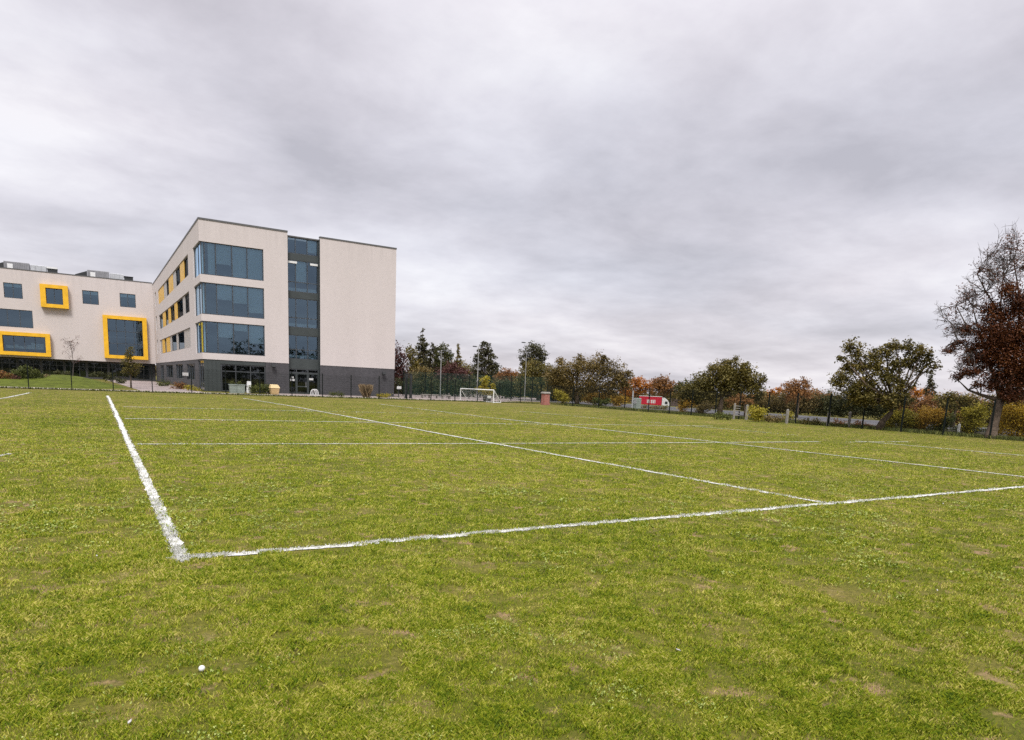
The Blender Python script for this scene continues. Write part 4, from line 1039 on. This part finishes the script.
shrub('shrub', 'small dark purple shrub left of the mound', [(16, 379, 3.2, 3)], 70.2, LM['maroon'], .14, 2.4, 74)
shrub('ornamental_grass', 'pale tan grass tuft on the left slope of the mound', [(44, 376.5, 4.5, 2)], 71.5, LM['tan'], .15, 2.0, 75, cat='grass clump')
shrub('shrub', 'dark brown shrub row at the foot of the left wing', [(58, 374, 5, 3), (66, 374, 5, 3), (98, 374, 6, 3), (110, 377, 6, 4), (120, 381, 5, 4)], 96, LM['dark'], .2, 2.2, 76)
shrub('shrub', 'small grey green shrub beside the paved forecourt', [(160, 384, 3, 2.5), (165, 383.5, 4, 3)], 88, LM['green'], .15, 2.3, 77)
shrub('shrub', 'brown red rounded shrub beside the left school wall', [(177, 386, 5, 4), (184, 387, 4, 4)], 76, LM['rust'], .14, 2.3, 78)
shrub('shrub', 'yellow green low shrub near the school corner', [(189, 388, 3.2, 3.2), (196, 390.5, 5, 2.2)], 70, LM['yellow'], .13, 2.2, 79)
shrub('hedge', 'low clipped green hedge in front of the ground floor glazing', [(253, 389, 4, 4), (259, 388.5, 5, 4.5), (266, 389, 5, 4.5), (270, 390.5, 4, 4)], 68.2, LM['green'], .13, 2.6, 80, cat='hedge')
def fountain_grass():
    b0 = at(366, 396, 68.5); base = np.array([b0[0], b0[1], 0])
    r = np.random.default_rng(8); n = 900
    A = r.uniform(0, 6.28, n); sp = r.random(n)**.7; hgt = r.uniform(.7, 1.35, n); rad = .15+.45*sp
    X = base[0]+r.normal(0, .12, n); Y = base[1]+r.normal(0, .12, n)
    w = .012; P = np.zeros((n, 4, 3))
    P[:, 0] = np.stack([X-w, Y, 0*X], 1); P[:, 1] = np.stack([X+w, Y, 0*X], 1)
    P[:, 2] = np.stack([X+np.cos(A)*rad*.5+w, Y+np.sin(A)*rad*.5, hgt*.75], 1); P[:, 3] = np.stack([X+np.cos(A)*rad, Y+np.sin(A)*rad, hgt], 1)
    P[:, :, 2] *= 1.0
    tag(fastmesh('ornamental_grass', P.reshape(-1, 3), None, LM['tan'], r.random(n), origin=base), 'tall tan fountain grass against the dark brick wall', 'grass clump')
fountain_grass()
shrub('shrub', 'low green plants left of the tan fountain grass', [(333, 394.5, 4, 2), (340, 394.5, 4, 2.2)], 69, LM['green'], .12, 2.2, 81)
shrub('shrub', 'low yellow green plants right of the tan fountain grass', [(381, 395.5, 4, 2.6), (387, 396, 4, 2.2)], 69, LM['yellow'], .12, 2.2, 82)

# distant wood closing the horizon, and the wood behind the photographer that the windows mirror
cl = []
r_ = np.random.default_rng(91)
for a in np.arange(-0.2, 1.75, .012):
    R = r_.uniform(250, 300); h = r_.uniform(4.5, 8.0)
    cl.append((R*math.sin(a), R*math.cos(a), -3+h*.45, 4.5, 4.5, h*.55))
Vv, tt, _ = leaves(cl, 1.0, 1.8, 92); tag(fastmesh('far_woodland', Vv, None, LM['brown'], tt), kind='stuff')
cl = []
for i in range(34):
    x = -75+5*i+r_.normal(0, 1); h = r_.uniform(9, 12)*(1.0 if x > 33 else .45); cl.append((x, -62+r_.normal(0, 4), h*.5, 4.5, 4, h*.55))
Vv, tt, _ = leaves(cl, .8, 1.8, 93); tag(fastmesh('woodland_behind', Vv, None, LM['dark'], tt), kind='stuff'); bpy.data.objects['woodland_behind'].name = 'woodland'

# ------------------------------------------------------------------ floodlight poles
def flood(px, ptop, pbase, R, label, heads, k=1.0):
    b = at(px, pbase, R); tp = at(px+.8, ptop, R); base = np.array([b[0], b[1], 0.0]); h = tp[2]
    t = thing('floodlight_pole', label, 'floodlight', base, 'floodlight poles round the court')
    p_ = MB(); p_.tube([(*base[:2], 0), (*base[:2], h*.5), (*base[:2], h)], [.06*k, .05*k, .035*k], 8); p_.box(base[0]-.14, base[1]-.14, 0, base[0]+.14, base[1]+.14, .05); p_.build('pole', M['pole'], t)
    d = np.array([RT[0], RT[1], 0]); d /= np.linalg.norm(d)
    arm = MB(); c0 = base+[0, 0, h]
    arm.tube([c0-d*heads[0], c0+d*heads[1]], .03, 6); arm.build('crossarm', M['pole'], t)
    for s in (-heads[0], heads[1]):
        if abs(s) < .05: continue
        l = MB(); c = c0+d*s; l.hexa([tuple(c+np.array(q)) for q in ((-.2, -.16, -.08), (.2, -.16, -.08), (.2, .16, -.03), (-.2, .16, -.03), (-.2, -.14, .03), (.2, -.14, .03), (.16, .14, .07), (-.16, .14, .07))]); l.build('lamp_head', M['black'], t)
flood(440.2, 350.5, 395, 84, 'slim grey floodlight pole left of the small goal', (.02, .35))
flood(477, 346.5, 396, 80, 'slim grey floodlight pole rising behind the goal', (.45, .02))
flood(524.5, 342.5, 398, 82, 'grey floodlight pole with twin lamps beside the tall dark tree', (.42, .35), .6)
# tall dark gate posts by the end of the school
for px, lab in ((406, 'left one of two thick dark posts right of the school'), (410.6, 'right one of two thick dark posts right of the school')):
    b = at(px, 398, 72); base = np.array([b[0], b[1], 0]); tp = at(px, 374, 72)[2]
    p_ = MB(); p_.box(base[0]-.11, base[1]-.11, -.05, base[0]+.11, base[1]+.11, tp); p_.box(base[0]-.14, base[1]-.14, tp, base[0]+.14, base[1]+.14, tp+.06); p_.box(base[0]-.17, base[1]-.17, 0, base[0]+.17, base[1]+.17, .07)
    tag(p_.build('gate_post', M['black'], origin=base), lab, 'post', 'thick dark gate posts')
# low bollards / white-topped sign next to the school end
b = at(398.5, 397, 73); base = np.array([b[0], b[1], 0])
t = thing('signpost', 'dark post with a small white board right of the school wall', 'sign', base)
p_ = MB(); p_.tube([(*base[:2], -.05), (*base[:2], 1.35)], .05, 8); p_.build('post', M['black'], t)
zt = at(398.5, 388.5, 73)[2]
p_ = MB(); p_.bevbox(base[0]-.22, base[1]-.12, zt-.05, base[0]+.26, base[1]-.06, zt+.22, .02); p_.build('board', M['white'], t)

# ------------------------------------------------------------------ goal
def goal():
    a = at(460.2, 401.3, 69.3); c = at(493.4, 402.3, 67.6)
    a = np.array([a[0], a[1], 0]); c = np.array([c[0], c[1], 0]); d = (c-a)/np.linalg.norm(c-a); n = np.array([-d[1], d[0], 0]); hh = 1.24; dep = 1.0
    t = thing('football_goal', 'small white framed five a side goal in front of the court', 'goal', (a+c)/2)
    p_ = MB(); up = np.array([0, 0, hh])
    p_.tube([a, a+up], .055, 8); p_.tube([c, c+up], .055, 8); p_.build('goalpost', M['white'], t)
    p_ = MB(); p_.tube([a+up, c+up], .055, 8); p_.build('crossbar', M['white'], t)
    p_ = MB()
    for q in (a, c): p_.tube([q+up, q+d*.35+n*(-0)+n*dep+[0, 0, .04]], .04, 6); p_.tube([q+d*.35+n*dep+[0, 0, .04], q+[0, 0, .04]], .035, 6)
    p_.tube([a+d*.35+n*dep+[0, 0, .04], c+d*.35+n*dep+[0, 0, .04]], .035, 6); p_.build('stay', M['white'], t)
    p_ = MB(); L = np.linalg.norm(c-a)
    for i in range(31):
        s = a+d*L*i/30; p_.tube([s+up, s+d*.35+n*dep+[0, 0, .05]], .0035, 3, False)
    for i in range(1, 12):
        u = i/12; e = up*(1-u)+d*.35*u+n*dep*u; p_.tube([a+e, c+e], .0035, 3, False)
    p_.build('net', M['white'], t)
goal()
b = at(487, 401.6, 73); base = np.array([b[0], b[1], 0])
t = thing('equipment_box', 'black box with a white panel standing behind the goal', 'box', base)
p_ = MB(); p_.bevbox(base[0]-.36, base[1]-.25, .08, base[0]+.36, base[1]+.25, .62, .06); p_.build('body', M['black'], t)
p_ = MB(); p_.box(base[0]-.1, base[1]-.27, .34, base[0]+.32, base[1]-.252, .6); p_.build('panel', M['white'], t)
p_ = MB()
for s in (-.26, .26): p_.tube([(base[0]+s, base[1]-.2, .08), (base[0]+s, base[1]+.2, .08)], .08, 10)
p_.build('wheels', M['rubber'], t)
# pale bench slabs along the court edge
for px, lab in ((426, 'pale low bench left of the first floodlight pole'), (433.5, 'pale low bench just beside the first floodlight pole'), (446, 'pale low bench right of the first floodlight pole')):
    b = at(px, 397, 76); base = np.array([b[0], b[1], 0])
    t = thing('bench', lab, 'bench', base, 'low benches along the court')
    p_ = MB(); p_.bevbox(base[0]-.55, base[1]-.18, .36, base[0]+.55, base[1]+.18, .44, .015); p_.build('seat', M['concrete'], t)
    for s in (-.42, .42): p_ = MB(); p_.box(base[0]+s-.06, base[1]-.15, 0, base[0]+s+.06, base[1]+.15, .359); p_.build('leg', M['concrete'], t)

# ------------------------------------------------------------------ red brick pillar
b = gnd(545.3, 405.6); _q = at(545.4, 400, 68.5); base = np.array([_q[0], _q[1], 0]); hh = at(545, 392.3, math.hypot(base[0], base[1]))[2]
t = thing('brick_pillar', 'red brick pillar with a pale capstone at the far fence corner', 'pillar', base)
p_ = MB(); p_.box(base[0]-.30, base[1]-.30, -.1, base[0]+.30, base[1]+.30, hh-.14); p_.box(base[0]-.34, base[1]-.34, -.1, base[0]+.34, base[1]+.34, .18); p_.build('shaft', M['red_brick'], t)
p_ = MB(); p_.bevbox(base[0]-.36, base[1]-.36, hh-.139, base[0]+.36, base[1]+.36, hh+.04, .08); p_.build('capstone', M['concrete'], t)
# ------------------------------------------------------------------ objects by the school
b = gnd(281, 395.6); base = np.array([b[0], b[1]+2.6, 0.03]); ww = .38
t = thing('grit_bin', 'pale yellow grit bin on the path before the dark brick wall', 'bin', base)
p_ = MB(); x, y = base[:2]
p_.hexa([(x-ww*.82, y-.3, .03), (x+ww*.82, y-.3, .03), (x+ww*.82, y+.3, .03), (x-ww*.82, y+.3, .03), (x-ww, y-.36, .6), (x+ww, y-.36, .6), (x+ww, y+.36, .6), (x-ww, y+.36, .6)]); p_.build('body', M['bin2'], t)
p_ = MB(); p_.hexa([(x-ww-.04, y-.4, .601), (x+ww+.04, y-.4, .601), (x+ww+.04, y+.4, .601), (x-ww-.04, y+.4, .601), (x-ww*.9, y-.3, .82), (x+ww*.9, y-.3, .82), (x+ww*.85, y+.3, .92), (x-ww*.85, y+.3, .92)]); p_.build('lid', M['bin'], t)
for px, lab in ((233.4, 'left of two pale grey planter boxes under the glazing'), (240.6, 'right of two pale grey planter boxes under the glazing')):
    b = at(px, 392, 67.5); x, y = b[:2]
    t = thing('planter', lab, 'planter', (x, y, 0), 'planter boxes under the glazing')
    p_ = MB(); p_.hexa([(x-.30, y-.25, 0), (x+.30, y-.25, 0), (x+.30, y+.25, 0), (x-.30, y+.25, 0), (x-.35, y-.3, .72), (x+.35, y-.3, .72), (x+.35, y+.3, .72), (x-.35, y+.3, .72)]); p_.build('box', M['pale_green'], t)
    p_ = MB(); p_.bevbox(x-.38, y-.33, .721, x+.38, y+.33, .79, .02); p_.build('rim', M['pale_green'], t)
    Vv, tt, _ = leaves([(x-.1, y, .92, .16, .14, .16)], .09, 2, 95); fastmesh('plant', Vv, None, LM['green'], tt, parent=t, origin=(x, y, 0))
b = at(249, 389, 68.8); x, y = b[:2]
t = thing('sandwich_board', 'small white folding board beside the clipped hedge', 'sign', (x, y, 0))
p_ = MB(); zt_ = 1.1
p_.hexa([(x-.24, y-.28, 0.02), (x+.24, y-.28, .02), (x+.24, y-.25, .02), (x-.24, y-.25, .02), (x-.17, y-.02, zt_), (x+.17, y-.02, zt_), (x+.17, y, zt_), (x-.17, y, zt_)]); p_.build('front_board', M['white'], t)
p_ = MB(); p_.hexa([(x-.24, y+.25, 0.02), (x+.24, y+.25, .02), (x+.24, y+.28, .02), (x-.24, y+.28, .02), (x-.17, y+.004, zt_), (x+.17, y+.004, zt_), (x+.17, y+.03, zt_), (x-.17, y+.03, zt_)]); p_.build('rear_board', M['white'], t)
b = at(315, 394.5, 69.2); x, y = b[:2]
t = thing('cycle_rack', 'low white double hoop rack beside the entrance doors', 'cycle rack', (x, y, 0))
for k in range(3):
    p_ = MB(); cx_ = x-.18+.17*k; p_.tube([(cx_-.24+.48*(.5-.5*math.cos(math.pi*i/10)), y+.12*k, .05+.52*math.sin(math.pi*i/10)) for i in range(11)], .045, 8); p_.build('hoop', M['white'], t)
p_ = MB(); p_.box(x-.5, y-.03, 0.01, x+.5, y+.03, .06); p_.build('base_rail', M['white'], t)

# ------------------------------------------------------------------ right side street furniture
def cpost(px, ptop, pbase, R, label, w=.065, rungs=0, mat='concrete'):
    b = at(px, pbase, R); x, y = b[:2]; z0 = gz(x, y); h = at(px, ptop, R)[2]
    t = thing('fence_post', label, 'post', (x, y, z0), 'pale posts beyond the right hand fence')
    p_ = MB(); p_.box(x-w, y-w, z0-.1, x+w, y+w, h-.06); p_.hexa([(x-w, y-w, h-.059), (x+w, y-w, h-.059), (x+w, y+w, h-.059), (x-w, y+w, h-.059), (x-w*.3, y-w*.3, h), (x+w*.3, y-w*.3, h), (x+w*.3, y+w*.3, h), (x-w*.3, y+w*.3, h)]); p_.build('shaft', M[mat], t)
    if rungs:
        d = RT[:2]/np.linalg.norm(RT[:2]); q = MB()
        for i in range(rungs):
            z = z0+.3+(h-z0-.5)*i/(rungs-1); q.tube([(x, y, z), (x+d[0]*.42, y+d[1]*.42, z-.02)], .025, 5)
        q.build('rungs', M[mat], t)
cpost(733.5, 403, 419.5, 52.5, 'pale post with short cross rungs left of the yellow green bush', .05, 5)
cpost(746, 404.5, 420.5, 52.5, 'plain pale post touching the yellow green bush')
cpost(827.5, 412, 427, 49, 'grey concrete post beneath the left edge of the tall open tree')
cpost(848.5, 411.5, 427.5, 49, 'slightly tilted pale post left of the leaning trunk')
cpost(958, 423.5, 434.5, 49.5, 'short white topped post in a gap of the autumn hedge', .05, 0, 'white')
cpost(786.5, 409, 423, 49.5, 'pale post beside the tiny yellow green sapling bush')
# pale green cabinet with post
b = at(634.5, 410.5, 66); x, y = b[:2]; z0 = gz(x, y)
t = thing('utility_cabinet', 'pale green utility cabinet with a tall pale post left of the lorry', 'cabinet', (x, y, z0))
d = RT[:2]/np.linalg.norm(RT[:2]); hb = at(636, 398, 66)[2]; ht = at(632.5, 390.5, 66)[2]
p_ = MB(); p_.bevbox(x-.1, y-.3, z0, x+.5, y+.2, hb, .04); p_.build('body', M['pale_green'], t)
p_ = MB(); p_.tube([(x-d[0]*.25, y-d[1]*.25, z0), (x-d[0]*.25, y-d[1]*.25, ht)], .075, 8); p_.build('post', M['zinc'], t)
p_ = MB(); p_.box(x-.12, y-.33, hb*.5, x-.11, y+.1, hb-.1); p_.build('door', M['zinc'], t)
# brown garden wall in the distance
a = at(671, 399.5, 120); c = at(718, 402, 100)
za = gz(a[0], a[1]); 
w_ = MB(); n_ = np.array([-(c-a)[1], (c-a)[0], 0]); n_ = n_/np.linalg.norm(n_)*.25
ht = a[2]
w_.hexa([(a[0], a[1], -3.2), (c[0], c[1], -3.2), (c[0]+n_[0], c[1]+n_[1], -3.2), (a[0]+n_[0], a[1]+n_[1], -3.2), (a[0], a[1], ht), (c[0], c[1], ht), (c[0]+n_[0], c[1]+n_[1], ht), (a[0]+n_[0], a[1]+n_[1], ht)])
w_.hexa([(a[0]-n_[0]*.2, a[1]-n_[1]*.2, ht+.003), (c[0]-n_[0]*.2, c[1]-n_[1]*.2, ht+.003), (c[0]+n_[0]*1.2, c[1]+n_[1]*1.2, ht+.003), (a[0]+n_[0]*1.2, a[1]+n_[1]*1.2, ht+.003), (a[0]-n_[0]*.2, a[1]-n_[1]*.2, ht+.12), (c[0]-n_[0]*.2, c[1]-n_[1]*.2, ht+.12), (c[0]+n_[0]*1.2, c[1]+n_[1]*1.2, ht+.12), (a[0]+n_[0]*1.2, a[1]+n_[1]*1.2, ht+.12)])
tag(w_.build('boundary_wall', M['wall_brown']), 'long brown boundary wall right of the red lorry', 'wall')

# ------------------------------------------------------------------ red lorry
def lorry():
    R = 185; c = at(652, 405, R); zg = -3.05; base = np.array([c[0], c[1], zg])
    t = thing('lorry', 'red box lorry with white lettering and a white cab on the far road', 'lorry', base)
    hd = np.array([RT[0], RT[1], 0]); hd /= np.linalg.norm(hd); ang = math.radians(-14)
    hd = np.array([hd[0]*math.cos(ang)-hd[1]*math.sin(ang), hd[0]*math.sin(ang)+hd[1]*math.cos(ang), 0])
    sd = np.array([-hd[1], hd[0], 0])          # points away from the camera
    zr = at(652, 396.2, R)[2]-zg               # roof height over the road
    W = lambda u, v, z: tuple(base+hd*u+sd*v+np.array([0, 0, z]))
    def bx(mb, u0, u1, v0, v1, z0, z1):
        mb.hexa([W(u0, v0, z0), W(u1, v0, z0), W(u1, v1, z0), W(u0, v1, z0), W(u0, v0, z1), W(u1, v0, z1), W(u1, v1, z1), W(u0, v1, z1)])
    b0, b1 = -3.4, 2.45; zl = zr-2.65
    p_ = MB(); bx(p_, b0, b1, -1.22, 1.22, zl, zr-.08); p_.build('box_body', M['red'], t)
    p_ = MB(); bx(p_, b0-.02, b1+.02, -1.25, 1.25, zr-.079, zr+.03); bx(p_, b0, b1, -1.245, -1.222, zl-.12, zl+.1); p_.build('trim_rail', M['white'], t)
    p_ = MB()
    for u, w_ in ((-1.3, .12), (-1.08, .26), (-.7, .12), (-.3, .26), (.08, .12), (.3, .30), (.72, .12)): bx(p_, u, u+w_, -1.24, -1.223, zl+.85, zl+1.75)
    p_.build('lettering', M['white'], t)
    p_ = MB(); zc = zr-.25
    f0, f1 = 2.52, 4.6
    v0, v1 = -1.15, 1.15
    prof = [(f0, 1.0), (f1, 1.0), (f1+.05, 1.9), (f1-.55, zc-.75), (f1-1.5, zc), (f0, zc)]
    n0 = len(p_.v)
    for v in (v0, v1): p_.v += [W(u, v, z) for u, z in prof]
    k = len(prof)
    p_.f += [tuple(n0+i for i in range(k)), tuple(n0+k+i for i in range(k))[::-1]] + [(n0+i, n0+k+i, n0+k+(i+1) % k, n0+(i+1) % k) for i in range(k)]
    p_.m += [0]*(k+2); cab = p_.build('cab', M['white'], t)
    p_ = MB(); p_.quad(W(f1+.052, -1.0, 1.95), W(f1+.052, 1.0, 1.95), W(f1-.48, 1.0, zc-.85), W(f1-.48, -1.0, zc-.85)); p_.build('windscreen', M['glass_dark'], cab)
    p_ = MB(); bx(p_, f0+.75, f1-.6, -1.165, -1.152, 1.9, zc-.95); p_.build('side_window', M['black'], cab)
    p_ = MB(); bx(p_, f1-.05, f1+.1, -1.45, -1.2, 1.9, 2.5); p_.build('mirror', M['black'], cab)
    p_ = MB(); bx(p_, b0+.2, f1-.3, -.45, .45, .55, .99); p_.build('chassis', M['black'], t)
    for u in (-2.3, -1.2, 3.6):
        for v in (-1.02, 1.02):
            p_ = MB(); p_.tube([W(u, v-.14, .5), W(u, v+.14, .5)], .5, 18); wh = p_.build('wheel', M['rubber'], t)
            p_ = MB(); p_.tube([W(u, v-.16, .5), W(u, v+.16, .5)], .26, 14); p_.build('rim', M['zinc'], wh)
    for v in (-.85, .85): p_ = MB(); bx(p_, f1+.001, f1+.06, v-.17, v+.17, 1.1, 1.35); p_.build('headlight', M['zinc'], t)
    rd = MB(); rd.quad(W(-90, -3.5, .02), W(90, -3.5, .02), W(90, 4.5, .02), W(-90, 4.5, .02)); tag(rd.build('far_road', M['asphalt']), kind='structure')
lorry()

# ------------------------------------------------------------------ litter on the grass
x, y = gnd(202, 672); bm_v = MB(); n = 12
prof = [(math.sin(math.pi*i/8)*.018, .021-.018*math.cos(math.pi*i/8)) for i in range(9)]
bm_v.tube([(x, y, z) for r0, z in prof], [max(r0, .001) for r0, z in prof], 12)
tag(bm_v.build('golf_ball', M['white'], origin=(x, y, 0), smooth=True), 'small white ball lying in the grass in the left foreground', 'ball')
litter = [(130, 726, 0.0132, 'curled pale leaf lying near the bottom left corner'), (937, 592.5, 0.0120, 'pale dry leaf in the right foreground'), (678, 653, 0.0132, 'tiny white petal in the middle foreground'), (943, 505, 0.0180, 'white scrap lying beyond the near painted line'), (97, 558, 0.0120, 'pale scrap left of the painted corner')]
for px, py, s, lab in litter:
    x, y = gnd(px, py); q = MB(); a = random.uniform(0, 3.14); cs, sn_ = math.cos(a), math.sin(a)
    pts = [(-1.3, 0, .5), (-.4, .5, .9), (.5, .45, .8), (1.3, .1, 1.4), (.5, -.4, .7), (-.4, -.5, .8)]
    n0 = len(q.v)
    for u, v, w_ in pts: q.v.append((x+s*(u*cs-v*sn_), y+s*(u*sn_+v*cs), .018+s*w_*.6))
    for u, v, w_ in pts: q.v.append((x+s*(u*cs-v*sn_), y+s*(u*sn_+v*cs), .015+s*w_*.6))
    q.f += [(0, 1, 2, 3, 4, 5), (11, 10, 9, 8, 7, 6)]+[(i, i+6, (i+1) % 6+6, (i+1) % 6) for i in range(6)]; q.m += [0]*8
    tag(q.build('fallen_leaf', M['pale_fin'], origin=(x, y, 0)), lab, 'leaf', 'pale scraps on the grass')

# ------------------------------------------------------------------ sky and light
SUN_EL, SUN_AZ = math.radians(54), math.radians(208)     # azimuth measured from +Y clockwise
wd = bpy.data.worlds.new('World'); sc.world = wd; wd.use_nodes = True
nt = wd.node_tree; nt.nodes.clear()
out = nt.nodes.new('ShaderNodeOutputWorld'); bg = nt.nodes.new('ShaderNodeBackground')
sky = N(nt, 'ShaderNodeTexSky', sky_type='NISHITA', sun_disc=False, sun_elevation=SUN_EL, sun_rotation=SUN_AZ, air_density=1.0, dust_density=2.0)
tc = N(nt, 'ShaderNodeTexCoord'); sep = N(nt, 'ShaderNodeSeparateXYZ'); nt.links.new(tc.outputs['Generated'], sep.inputs[0])
zc = math_(nt, 'ADD', math_(nt, 'MAXIMUM', sep.outputs[2], 0.0), 0.16)
u = math_(nt, 'DIVIDE', sep.outputs[0], zc); v = math_(nt, 'DIVIDE', sep.outputs[1], zc)
cb = N(nt, 'ShaderNodeCombineXYZ'); nt.links.new(u, cb.inputs[0]); nt.links.new(v, cb.inputs[1]); cb.inputs[2].default_value = 3.7
n1 = noise(nt, cb.outputs[0], 0.80, 8, 0.55, 0.25)
n2 = noise(nt, cb.outputs[0], 2.1, 7, 0.6, 0.15)
n3 = math_(nt, 'ADD', math_(nt, 'MULTIPLY', n1, 0.60), math_(nt, 'MULTIPLY', n2, 0.40))
# broad breaks and dark decks in the cloud sheet, at fixed directions in the sky
wn = N(nt, 'ShaderNodeTexNoise'); wn.inputs['Scale'].default_value = 1.6; wn.inputs['Detail'].default_value = 5; nt.links.new(cb.outputs[0], wn.inputs['Vector'])
wv = N(nt, 'ShaderNodeVectorMath', operation='MULTIPLY_ADD'); nt.links.new(wn.outputs['Color'], wv.inputs[0]); wv.inputs[1].default_value = (.9, .9, 0); nt.links.new(cb.outputs[0], wv.inputs[2])
for px, py, rad, amt in ((95, 95, .34, .15), (20, 170, .4, .10), (230, 70, .42, -.09), (250, 165, .55, -.10), (560, 75, .45, .05), (650, 10, .5, .02), (640, 275, .9, -.09), (930, 140, .5, -.08), (450, 285, .9, .07), (880, 290, 1.0, .07), (330, 215, .5, .04), (760, 320, 1.2, -.06)):
    q = ray(px, py); q = q/np.linalg.norm(q); zq = max(q[2], 0)+.16
    ds = N(nt, 'ShaderNodeVectorMath', operation='DISTANCE'); nt.links.new(wv.outputs[0], ds.inputs[0]); ds.inputs[1].default_value = (q[0]/zq+.45, q[1]/zq+.45, 3.7)
    mr = N(nt, 'ShaderNodeMapRange', interpolation_type='SMOOTHSTEP'); nt.links.new(ds.outputs['Value'], mr.inputs[0])
    mr.inputs[1].default_value = rad*1.5; mr.inputs[2].default_value = 0.0; mr.inputs[3].default_value = 0.0; mr.inputs[4].default_value = amt
    n3 = math_(nt, 'ADD', n3, mr.outputs[0])
cl = ramp(nt, [(0.33, (2.16, 2.08, 2.27)), (0.45, (2.74, 2.64, 2.86)), (0.55, (3.25, 3.15, 3.37)), (0.67, (3.84, 3.77, 3.91))], n3)
wt = noise(nt, cb.outputs[0], 0.5, 3, 0.5)
cl = mixc(nt, cl, ramp(nt, [(0.38, (1.012, 0.995, 0.99)), (0.62, (0.975, 1.0, 1.02))], wt), 1.0, 'MULTIPLY')
# the overcast is brightest overhead (standard overcast-sky distribution)
gain = N(nt, 'ShaderNodeMapRange', interpolation_type='SMOOTHSTEP')
nt.links.new(sep.outputs[2], gain.inputs[0]); gain.inputs[1].default_value = 0.40; gain.inputs[2].default_value = 0.92; gain.inputs[3].default_value = 1.0; gain.inputs[4].default_value = 3.2
gc = N(nt, 'ShaderNodeCombineColor'); 
for i in range(3): nt.links.new(gain.outputs[0], gc.inputs[i])
cl = mixc(nt, cl, gc.outputs[0], 1.0, 'MULTIPLY')
fin = mixc(nt, sky.outputs[0], cl, 0.95)
nt.links.new(fin, bg.inputs['Color']); bg.inputs['Strength'].default_value = 0.1
nt.links.new(bg.outputs[0], out.inputs[0])

sl = bpy.data.lights.new('sun', 'SUN'); sl.energy = 1.5; sl.angle = math.radians(16); sl.color = (1, .97, .93)
so = bpy.data.objects.new('sun', sl); COL.objects.link(so)
sdv = (math.cos(SUN_EL)*math.sin(SUN_AZ), math.cos(SUN_EL)*math.cos(SUN_AZ), math.sin(SUN_EL))
from mathutils import Vector
so.rotation_euler = Vector(sdv).to_track_quat('Z', 'Y').to_euler(); so.location = (0, 0, 60)

vs = sc.view_settings; vs.view_transform = 'Standard'; vs.look = 'None'; vs.exposure = 1.3; vs.gamma = 1.0; vs.use_curve_mapping = False
sc.render.engine = 'CYCLES'
sc.cycles.max_bounces = 8; sc.cycles.transparent_max_bounces = 16
sc.cycles.use_denoising = False
